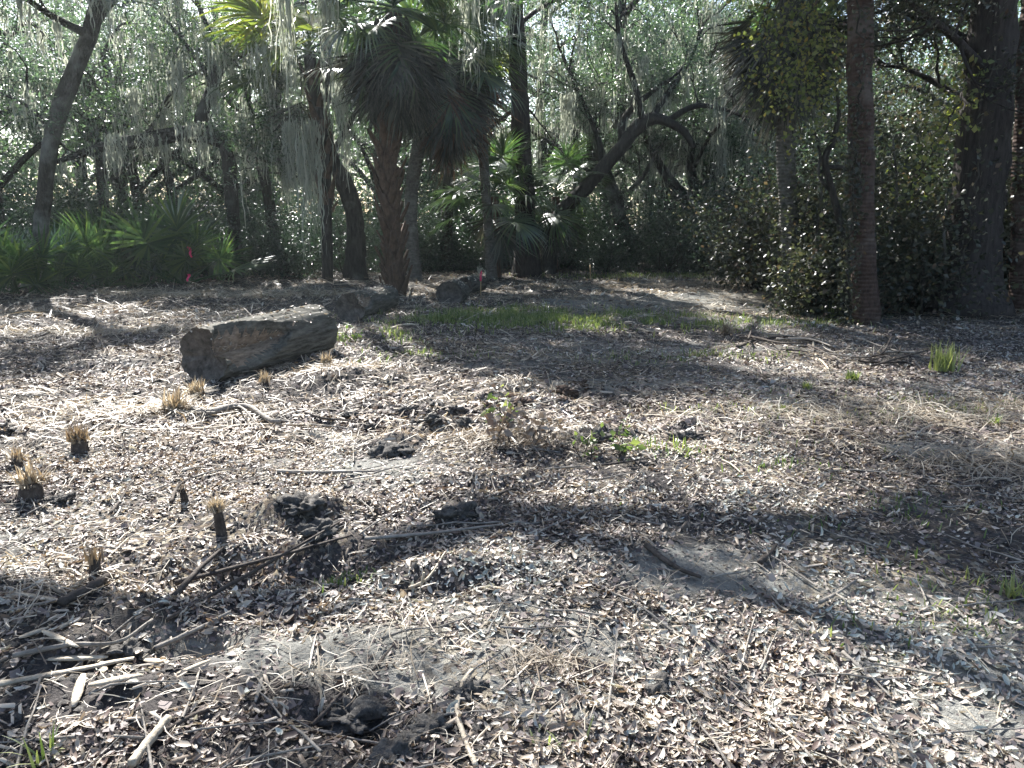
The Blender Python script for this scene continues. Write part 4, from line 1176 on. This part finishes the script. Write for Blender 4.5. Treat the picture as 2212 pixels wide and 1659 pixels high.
def stub(label, xp, yp, core_h, core_r, n, ln, mat='straw', rs=(.2, 1), lean=(.4, 1.5), name='cut_palmetto_stub', curl=.25):
    c = P3(xp, yp)
    r = thing(name, label, 'plant stub', c, 'cut palmetto stubs')
    tilt = np.array([rng.normal(0, core_h * .14), rng.normal(0, core_h * .14), core_h])
    C = spline([(*(c + (0, 0, -.05)), core_r * 1.25), (*(c + tilt * .4), core_r * 1.05), (*(c + tilt), core_r * .8)], 9)
    b = Buf(); b.add(*tube(C, 9, .45, int(xp))); b.obj('core', M['stick_dark'], r, c)
    b = Buf(); fibre_tuft(b, c + tilt * .82, int(n * 1.7), ln * 1.15, lean, .004 + ln * .022, curl, rs)
    tag(b.obj('fibres', M[mat], r, c), kind='stuff')
    return r


stub('large straw-coloured tuft at the left end of the thick dark branch', 378, 893, .05, .06, 110, .26)
stub('straw tuft on a dark core in front of the hollow log', 424, 868, .08, .06, 90, .20)
stub('small upright straw tuft between the hollow log and the dirt mound', 574, 838, .08, .03, 26, .16, lean=(.9, 1.5))
stub('tiny dark stub left of the large straw tuft', 304, 884, .06, .035, 20, .06)
stub('reddish brown tuft standing alone at the left', 174, 978, .10, .055, 90, .14, lean=(.9, 1.5), rs=(0, .5))
stub('straw tuft on a dark clod near the left edge', 68, 1072, .08, .06, 70, .17)
stub('tall dark stub with a frayed yellow top', 481, 1152, .15, .028, 70, .10, lean=(.9, 1.5), rs=(.5, 1))
stub('brown splintered stub in the lower left', 206, 1248, .09, .028, 22, .10, lean=(1.1, 1.5), rs=(0, .5))
stub('straw tuft by the far end of the hollow log', 706, 790, .04, .04, 45, .17)
stub('yellow-green tuft standing out of the right-hand litter', 2035, 808, .05, .05, 60, .30, 'grass', lean=(1.0, 1.5), rs=(.7, 1), curl=.1)
stub('small brown stub left of the brown trunk foot', 1748, 684, .16, .04, 18, .10, lean=(1.0, 1.5), rs=(.1, .6))
stub('orange-brown tuft beyond the long dark branch', 1570, 726, .05, .05, 50, .22, rs=(0, .6))
stub('short brown tuft near the left edge', 35, 1010, .05, .03, 30, .15, rs=(.1, .7))
stub('stub beside the left edge of the picture', 8, 945, .06, .05, 10, .06, rs=(0, .3))
stub('dark pointed stub right of the bent twig', 402, 1090, .10, .02, 10, .06, rs=(0, .4))


def clod(label, xp, yp, r, seed, mat='clod', group='dark soil clods', sq=.5):
    c = P3(xp, yp)
    n1, n2 = 40, 26
    a = np.linspace(0, 2 * math.pi, n1, endpoint=False)[None]; e = np.linspace(-math.pi / 2, math.pi / 2, n2)[:, None]
    d = np.stack([np.cos(e) * np.cos(a), np.cos(e) * np.sin(a), np.sin(e) * np.ones_like(a)], 2)
    rr = r * (1 + .8 * vnoise(d[..., 0] * 1.7 + seed, d[..., 1] * 1.7 + d[..., 2] * 1.3, seed) + 1.0 * fbm(d[..., 0] * 4 + d[..., 2] * 3, d[..., 1] * 4 + seed, 4, seed + 3))
    V = d * rr[..., None] * np.array([1.15, 1, sq])
    V = V.reshape(-1, 3) + (0, 0, r * sq * .2)
    i = np.arange(n2 - 1)[:, None] * n1; j = np.arange(n1)[None]; k = (j + 1) % n1
    F = np.stack([i + j, i + k, i + n1 + k, i + n1 + j], 2).reshape(-1, 4)
    o = link('soil_clod', mk_mesh('soil_clod', V, [F], np.full(len(V), .5), False), M[mat], None, c)
    o.rotation_euler = (0, 0, seed)
    return tag(o, label, 'clod', group)


CL = [(935, 1582, .055, 'round dark clod at the bottom, right of the hole'), (850, 1640, .055, 'dark clod nearest the bottom edge'), (885, 1612, .04, 'small dark clod between the two bottom clods'), (755, 1575, .08, 'dark earth lump in the hole at the bottom'),
      (1470, 930, .10, 'black clod on the sunlit ground right of centre'), (1500, 938, .06, 'small black clod touching the larger black one'), (1285, 948, .10, 'grey brown clod by the green sprig'), (1255, 962, .06, 'small clod left of the grey brown clod'),
      (830, 978, .10, 'large clod in the churned soil left of centre'), (870, 972, .07, 'clod next to the large one in the churned soil'), (985, 1105, .09, 'dark clod with roots left of centre'), (655, 1100, .09, 'dark clod above the centre pit'), (620, 1075, .06, 'small clod above the centre pit'),
      (690, 1130, .08, 'clod at the right of the centre pit'), (1425, 1490, .05, 'small grey clod in the foreground leaves'), (1010, 1500, .05, 'dark clod under the white curved stem'), (270, 1405, .05, 'dark crumbly clod at the lower left'), (8, 940, .08, 'dark clod at the left edge'), (130, 1085, .06, 'clod right of the straw tuft at the left')]
for k, (xp, yp, r, lab) in enumerate(CL):
    clod(lab, xp, yp, r, k + 3)
for k, (xp, yp, r) in enumerate([(1105, 862, .05), (1130, 866, .06), (1160, 850, .07), (1190, 852, .08), (1220, 846, .08), (1245, 852, .07), (1262, 858, .05), (1215, 872, .04)]):
    clod('red-brown soil lump in the row along the rut', xp, yp, r, k + 40, 'clod_brown', 'lumps along the rut', .6)
for k, (xp, yp, r) in enumerate([(880, 890, .05), (910, 893, .05), (940, 890, .06), (985, 888, .06), (1010, 890, .05), (900, 915, .06), (940, 920, .06), (975, 912, .05), (1005, 918, .06), (760, 900, .05), (800, 925, .05)]):
    clod('dark soil lump in the churned strip left of the rut', xp, yp, r, k + 60, 'clod', 'lumps in the churned strip', .6)

# ------------------------------------------------------------------ survey tape and stakes
def ribbon(label, xp, yp0, yp1, Y, dx, wd=.035):
    a = np.array(A(xp, yp0, Y)); b_ = np.array(A(xp + dx, yp1, Y))
    n = 8
    V = []
    for i in range(n + 1):
        u = i / n
        p = a * (1 - u) + b_ * u + np.array([.012 * math.sin(u * 7), .03 * math.sin(u * 5), 0])
        tw = u * 1.2
        d = np.array([math.cos(tw), math.sin(tw), .15]) * wd * (1 - .35 * u)
        V += [p - d, p + d]
    F = [(2 * i, 2 * i + 1, 2 * i + 3, 2 * i + 2) for i in range(n)]
    o = link('survey_ribbon', mk_mesh('survey_ribbon', np.array(V) - a, [np.array(F)]), M['pink'], None, a)
    return tag(o, label, 'ribbon', 'pink survey ribbons')


ribbon('pink survey ribbon tied high on the large palmetto', 406, 533, 556, 17.6, 9)
ribbon('small pink ribbon low beneath the large palmetto', 407, 592, 607, 17.6, -1)
c = P3(1038, 642)
st = thing('survey_stake', 'thin survey stake with pink tape and a grey tuft at its top', 'stake', c)
top = np.array(A(1039, 580, c[1]))
b = Buf(); b.add(*tube(spline([(*(c - (0, 0, .1)), .014), (*top, .013)], 6), 6), .5); b.obj('stake', M['stake'], st, c)
b = Buf(); b.add(*tube(spline([(*(c * .45 + top * .55), .022), (*(c * .2 + top * .8), .026), (*(top - (0, 0, .02)), .022)], 6), 7, .4, 3)); b.obj('pink_tape', M['pink'], st, c)
b = Buf(); moss_strands(b, top + rng.normal(0, .05, (26, 3)), rng.uniform(.06, .16, 26), .02, 4); b.obj('grey_tuft', M['moss'], st, c)
c = P3(1276, 606)
top = np.array(A(1275, 572, c[1]))
b = Buf(); b.add(*tube(spline([(*(c - (0, 0, .1)), .018), (*top, .018)], 5), 4)); o = b.obj('wooden_stake', M['stake'], None, c); o.location = c
tag(o, 'bare wooden stake standing at the shady end of the clearing', 'stake')

# ------------------------------------------------------------------ green growth
def grass_patch(name, xp, yp, wx, wy, n, ln, rs=(0, 1)):
    gx, gy = G(xp, yp)
    q = rng.normal(0, .5, (n, 2)) * np.array([wx, wy]) + np.array([gx, gy])
    keep = 1.5 * fbm(q[:, 0] * 2.6, q[:, 1] * 3.2, 3, 13) > rng.uniform(-.25, .4, n)
    q = q[keep]
    b = Buf()
    pos = np.column_stack([q, H(q[:, 0], q[:, 1])])
    m = len(pos)
    az = rng.uniform(0, 6.283, m); el = rng.uniform(.6, 1.5, m)
    d = np.stack([np.cos(az) * np.cos(el), np.sin(az) * np.cos(el), np.sin(el)], 1) * (ln * rng.uniform(.4, 1.2, m))[:, None]
    s = np.stack([-np.sin(az), np.cos(az), 0 * az], 1) * .0035 * (1 + gy * .06)
    mid = pos + d * .6; tip = pos + d + np.array([0, 0, -.25]) * (ln * rng.uniform(0, 1, m))[:, None]
    V = np.stack([pos - s, pos + s, mid + s * .8, mid - s * .8, tip], 1).reshape(-1, 3)
    o5 = np.arange(m)[:, None] * 5
    b.add(V, [np.array([[0, 1, 2, 3]]) + o5, np.array([[3, 2, 4]]) + o5], np.repeat(rng.uniform(*rs, m), 5))
    return tag(b.obj(name, M['grass']), kind='stuff')


for a in [('grass', 1120, 692, 2.8, 1.3, 9000, .13, (.3, 1)), ('grass', 1290, 692, 2.0, 1.0, 3500, .12, (.3, 1)), ('grass', 960, 700, 1.0, .5, 1500, .12, (.3, 1)), ('grass', 780, 730, 1.0, .5, 1500, .12), ('grass', 1600, 700, 1.8, .6, 1500, .13, (.2, 1)), ('grass', 1480, 770, 1.2, .5, 900, .09),
          ('grass', 1700, 990, .8, .35, 420, .06, (0, .7)), ('grass', 1900, 1120, .9, .4, 480, .06, (0, .7)), ('grass', 2140, 1270, .4, .3, 420, .07, (.3, 1)), ('grass', 1950, 1340, .5, .25, 160, .06, (.2, 1)), ('grass', 740, 1250, .16, .1, 90, .06), ('grass', 1270, 1640, .5, .05, 50, .11, (.4, 1)),
          ('grass', 1450, 600, 4.0, 1.0, 2600, .16, (.2, 1)), ('grass', 1400, 980, .6, .2, 300, .1), ('grass', 1750, 880, 1.4, .5, 900, .07, (.3, 1)), ('grass', 2100, 890, .9, .4, 700, .08, (.3, 1)), ('grass', 900, 770, .9, .5, 700, .08)]:
    grass_patch(*a)
for lab, xp, yp, n, ln, rs in [('bright green grass tuft on the right beneath the white branch', 1842, 822, 90, .17, (.4, 1)), ('small yellowish tuft left of the bright green one', 1742, 840, 36, .13, (.7, 1)), ('pale green tuft in the sunlit straw', 1690, 890, 50, .10, (.6, 1)), ('green tuft near the right edge', 2146, 918, 40, .14, (.4, 1)),
                               ('grass blades growing from the dark soil at the lower left', 100, 1640, 14, .17, (.4, 1)), ('arched pale grass in the shade at the right edge', 2190, 1290, 34, .16, (.8, 1)), ('tall thin grass at the foot of the brown trunk', 1800, 690, 36, .5, (.6, 1))]:
    c = P3(xp, yp)
    b = Buf(); fibre_tuft(b, c, n, ln, (.7, 1.5), .004 + .0006 * c[1], .3, rs)
    o = b.obj('grass_tuft', M['grass'], None, c); o.location = c
    tag(o, lab, 'grass tuft', 'single grass tufts')


def sprig(label, xp, yp, ht, n, leaf, rs, spread=.12, size=.06):
    c = P3(xp, yp)
    r = thing('sprig', label, 'sprig', c)
    R = np.random.default_rng(int(xp))
    tw, tips, mp = Buf(), [], []
    for k in range(4):
        twig_grow(tw, tips, mp, c + np.array([*R.normal(0, .05, 2), 0]), np.array([*R.normal(0, .45, 2), 1]), ht * R.uniform(.7, 1.1), .005, 1, R)
    tw.obj('stems', M['stick_dark'], r, c)['kind'] = 'stuff'
    pts = np.concatenate(mp)
    pos = pts[R.integers(0, len(pts), n)] + R.normal(0, .03, (n, 3))
    b = Buf(); leaves(b, pos, size, tmpl=WIDE, rs=rs)
    tag(b.obj('foliage', M[leaf], r, c), kind='stuff')


sprig('sprig with dry brown leaves at the middle of the clearing', 1090, 965, .30, 130, 'litter', (.15, .6))
sprig('green-tipped upright sprig behind the dry brown one', 1068, 915, .22, 34, 'grass', (.3, 1))
sprig('leaning sprig with yellowish leaves right of the dry one', 1170, 960, .20, 60, 'litter', (.25, .5))
sprig('green sprig beside the grey brown clod', 1270, 985, .14, 22, 'grass', (.2, .8))
sprig('small green sprig right of the grey brown clod', 1355, 985, .18, 36, 'grass', (.2, .8))
sprig('weedy green sprig at the foot of the short log', 770, 740, .2, 60, 'grass', (.1, .7))

# ------------------------------------------------------------------ litter
def dens(x, y):
    """leaf cover 0..1"""
    d = .55 + 1.1 * fbm(x * .9, y * 1.3, 3, 61) + .9 * fbm(x * 3.2, y * 4.2, 2, 67)
    d = d + .1 - .34 * humus(x, y) - .1 * rough(x, y)
    d = d - .9 * sandy(x, y)
    for xp, yp, a, b, s in [(1500, 1500, 1.0, .5, .5), (200, 1050, 1.6, .6, .5), (1300, 1080, .9, .5, .5), (2000, 900, 1.6, .8, .3), (1100, 1640, .5, .2, .3)]:
        gx, gy = G(xp, yp)
        d = d + s * np.exp(-((x - gx) / a) ** 2 - ((y - gy) / b) ** 2)
    return np.clip(d, .03, 1.1)


def sample(n, y0, y1, fx=.78, pw=1.0):
    y = y0 + (y1 - y0) * rng.uniform(0, 1, n) ** pw
    x = rng.uniform(-1, 1, n) * (fx * y + .5)
    return x, y


def slope_n(x, y, e=.02):
    return np.stack([-(H(x + e, y) - H(x - e, y)) / (2 * e), -(H(x, y + e) - H(x, y - e)) / (2 * e), np.ones_like(x)], 1)


def lay(b, x, y, size, tilt, tmpls, rs=None, lift=.008):
    n = len(x)
    nr = slope_n(x, y) + rng.normal(0, tilt, (n, 3))
    R = frames(nr, rng.uniform(0, 6.283, n))
    pos = np.column_stack([x, y, H(x, y) + lift * rng.uniform(.3, 2.2, n)])
    which = rng.integers(0, len(tmpls), n)
    rnd = np.clip(rng.beta(1.5, 1.25, n) if rs is None else rng.uniform(*rs, n), 0, 1)
    # browner patches
    if rs is None:
        rnd = np.clip(rnd + .6 * fbm(x * 1.3, y * 1.3, 3, 44) - .16 * rough(x, y), 0, 1)
    sc = size * np.clip(rng.lognormal(-.08, .38, n), .3, 2.1)
    for k, (T, TF) in enumerate(tmpls):
        m = which == k
        if m.any():
            b.add(*scatter(T, TF, pos[m], R[m], sc[m], rnd[m]))


b = Buf()
x, y = sample(62000, 1.6, 5.2, pw=.9)
k = rng.uniform(0, 1, len(x)) < dens(x, y)
lay(b, x[k], y[k], .031, .34, DRY)
tag(b.obj('leaf_litter', M['litter'], smooth=True), kind='stuff')
b = Buf()
x, y = sample(75000, 5.0, 11.5)
k = rng.uniform(0, 1, len(x)) < dens(x, y)
Q = [(np.array([(-.2, -.1, .05), (0, -.5, 0), (.2, -.1, .07), (.16, .25, .05), (0, .5, .1), (-.17, .2, .08)]), [np.array([(0, 1, 2), (0, 2, 3), (0, 3, 5), (5, 3, 4)])]), (np.array([(-.17, 0, .12), (0, -.5, 0), (.17, 0, .12), (0, .5, .06)]), [np.array([(0, 1, 3), (1, 2, 3)])])]
lay(b, x[k], y[k], .038, .40, Q)
x, y = sample(40000, 11.0, 24, pw=.9)
k = rng.uniform(0, 1, len(x)) < np.clip(dens(x, y), .1, 1)
lay(b, x[k], y[k], .09, .42, Q[1:])
tag(b.obj('leaf_litter', M['litter']), kind='stuff')

# broken bits of leaf trodden into the soil
b = Buf()
BIT = [(np.array([(-.5, -.3, 0), (.4, -.5, .1), (.5, .4, .0), (-.3, .5, .15)]), [np.array([(0, 1, 2, 3)])]), (np.array([(-.25, -.5, 0), (.2, -.4, .1), (.3, .5, .0), (-.1, .45, .12)]), [np.array([(0, 1, 2, 3)])])]
x, y = sample(64000, 1.6, 6.0, pw=.85)
k = rng.uniform(0, 1, len(x)) < np.clip(dens(x, y) + .15, .25, 1)
x, y = x[k], y[k]
lay(b, x, y, .018, .4, BIT, None, .006)
x, y = sample(70000, 5.5, 12)
k = rng.uniform(0, 1, len(x)) < np.clip(dens(x, y) + .15, .25, 1)
x, y = x[k], y[k]
lay(b, x, y, .032, .4, BIT, None, .008)
tag(b.obj('leaf_mulch', M['mulch']), kind='stuff')

# straw, stalks and shreds
STRAW = (np.array([(-.012, -.5, 0), (.012, -.5, 0), (.016, 0, .05), (-.012, 0, .05), (.012, .5, .01), (-.008, .5, .0)]), [np.array([(0, 1, 2, 3), (3, 2, 4, 5)])])
STRAW2 = (np.array([(-.014, -.5, 0), (.012, -.5, 0), (.06, 0, .07), (.035, 0, .07), (.005, .5, .03), (-.014, .5, .02)]), [np.array([(0, 1, 2, 3), (3, 2, 4, 5)])])
STRAW3 = (np.array([(-.012, -.5, 0), (.012, -.5, 0), (.13, -.17, .05), (.105, -.17, .05), (.15, .17, .06), (.125, .17, .06), (.03, .5, .0), (.015, .5, .0)]), [np.array([(0, 1, 2, 3), (3, 2, 4, 5), (5, 4, 6, 7)])])
b = Buf()
x, y = sample(7000, 1.6, 5.5)
lay(b, x, y, .08, .16, [STRAW, STRAW2, STRAW3], (0, 1), .012)
x, y = sample(14000, 5, 13)
lay(b, x, y, .15, .16, [STRAW, STRAW2, STRAW3], (0, 1), .014)
x, y = sample(9000, 12, 22)
lay(b, x, y, .34, .14, [STRAW, STRAW2, STRAW3], (0, 1), .02)
# straw-rich patches
for xp, yp, wx, wy, n, rs in [(300, 900, 1.1, .4, 1200, (.3, 1)), (730, 1490, .2, .08, 60, (.2, 1)), (1170, 1455, .16, .06, 90, (.1, .5)), (2000, 900, 1.6, .5, 2200, (.3, 1)), (2150, 1010, .6, .3, 700, (.1, .8)), (60, 1290, .4, .25, 260, (.3, 1)), (720, 800, .6, .3, 500, (.1, .8)), (1100, 960, .5, .25, 500, (.1, .7)), (500, 640, 4, .5, 2500, (.3, 1)), (250, 720, 3, .5, 2000, (.3, 1)), (1450, 620, 3, .5, 900, (.2, .8)), (850, 1400, .3, .2, 80, (.2, .8))]:
    gx, gy = G(xp, yp)
    x, y = gx + rng.normal(0, wx * .6, n), gy + rng.normal(0, wy * .6, n)
    lay(b, x, y, .10 + .012 * gy, .28, [STRAW, STRAW2, STRAW3], rs, .022)
tag(b.obj('straw_litter', M['straw']), kind='stuff')

# wood chips and bark shreds, thicker on the left
CHIP = (np.array([(-.13, -.5, 0), (.06, -.40, .02), (.11, .30, .05), (-.02, .5, .02), (-.12, -.45, .05), (.05, -.38, .07), (.09, .27, .10), (-.03, .46, .06)]), [np.array([(4, 5, 6, 7), (0, 1, 5, 4), (1, 2, 6, 5), (2, 3, 7, 6), (3, 0, 4, 7)])])
b = Buf()
x, y = sample(4200, 1.7, 6)
k = rng.uniform(0, 1, len(x)) < rough(x, y)
lay(b, x[k], y[k], .045, .35, [CHIP], (0, 1), .01)
x, y = sample(22000, 5, 16)
k = rng.uniform(0, 1, len(x)) < rough(x, y)
lay(b, x[k], y[k], .075, .4, [(CHIP[0][4:], [np.array([(0, 1, 2, 3)])])], (0, .9), .012)
tag(b.obj('wood_chips', M['chip']), kind='stuff')

# crumbs of soil
CR = (np.array([(1, 0, .1), (.2, .9, 0), (-.9, .4, .1), (-.6, -.8, 0), (.5, -.8, .05), (.05, 0, .8)]) * .5, [np.array([(0, 1, 5), (1, 2, 5), (2, 3, 5), (3, 4, 5), (4, 0, 5)])])
b = Buf()
x, y = sample(16000, 1.6, 8)
k = rng.uniform(0, 1, len(x)) < humus(x, y) * 1.2
lay(b, x[k], y[k], .024, .3, [CR], (0, 1), .0)
tag(b.obj('soil_crumbs', M['clod']), kind='stuff')

# thin twigs strewn about
b = Buf()
for k in range(420):
    x, y = sample(1, 1.8, 12)
    ln = rng.uniform(.12, .5); a = rng.uniform(0, math.pi)
    t = np.linspace(-.5, .5, 5)
    px, py = x[0] + t * ln * math.cos(a), y[0] + t * ln * math.sin(a)
    C = np.column_stack([px, py, H(px, py) + .012 + rng.uniform(0, .02, 5), np.linspace(.005, .002, 5) * (1 + .06 * y[0])])
    b.add(*tube(C, 4, cap=False), .5)
tag(b.obj('twig_litter', M['stick_grey']), kind='stuff')

# the leaves that show largest, each one by itself
KINDS_ = [('pale tan curled oak leaf lying on the sand in the foreground', M['litter'], .55, 'pale'), ('rust-brown dry oak leaf lying among pale ones in the foreground', M['litter'], .10, 'rust'), ('silvery grey-green fallen oak leaf in the foreground', M['litter'], .97, 'silver')]
LM = {}
for lab, mat, rv, key in KINDS_:
    for j, (T, TF) in enumerate(DRY):
        me = mk_mesh('fallen_leaf', T, TF, np.full(len(T), rv), True)
        me.materials.append(mat)
        LM[key, j] = me
x, y = sample(1200, 1.95, 2.9, .62)
k = rng.uniform(0, 1, len(x)) < dens(x, y)
x, y = x[k][:280], y[k][:280]
nr = slope_n(x, y) + rng.normal(0, .3, (len(x), 3))
RR = frames(nr, rng.uniform(0, 6.283, len(x)))
zz = H(x, y)
for i in range(len(x)):
    lab, mat, rv, key = KINDS_[(0, 0, 0, 2, 0, 1, 0, 2)[i % 8]]
    o = link('fallen_leaf', LM[key, int(rng.integers(0, 6))], None, None)
    o.matrix_world = Matrix.Translation((x[i], y[i], zz[i] + .018)) @ Matrix(RR[i].tolist()).to_4x4() @ Matrix.Scale(rng.uniform(.032, .056), 4)
    tag(o, lab, 'leaf', key + ' fallen leaves in the foreground')
hz = mk_mesh('haze', np.array([(x, y, z) for x in (-130, 130) for y in (-80, 180) for z in (-1.5, 24)], float), [np.array([(0, 1, 3, 2), (4, 6, 7, 5), (0, 4, 5, 1), (2, 3, 7, 6), (0, 2, 6, 4), (1, 5, 7, 3)])])
hm, hn, hl = new_mat('thin_haze')
pv = hn.new('ShaderNodeVolumePrincipled'); pv.inputs['Density'].default_value = .0005; pv.inputs['Color'].default_value = (.86, .95, 1, 1); pv.inputs['Anisotropy'].default_value = .45
ho = hn.new('ShaderNodeOutputMaterial'); hl.new(pv.outputs[0], ho.inputs['Volume'])
tag(link('haze', hz, hm), kind='stuff')
tot = sum(len(m.loops) - 2 * len(m.polygons) for m in bpy.data.meshes)
open('/tmp/tris.txt', 'w').write('%d %d' % (tot, len(bpy.data.objects)))
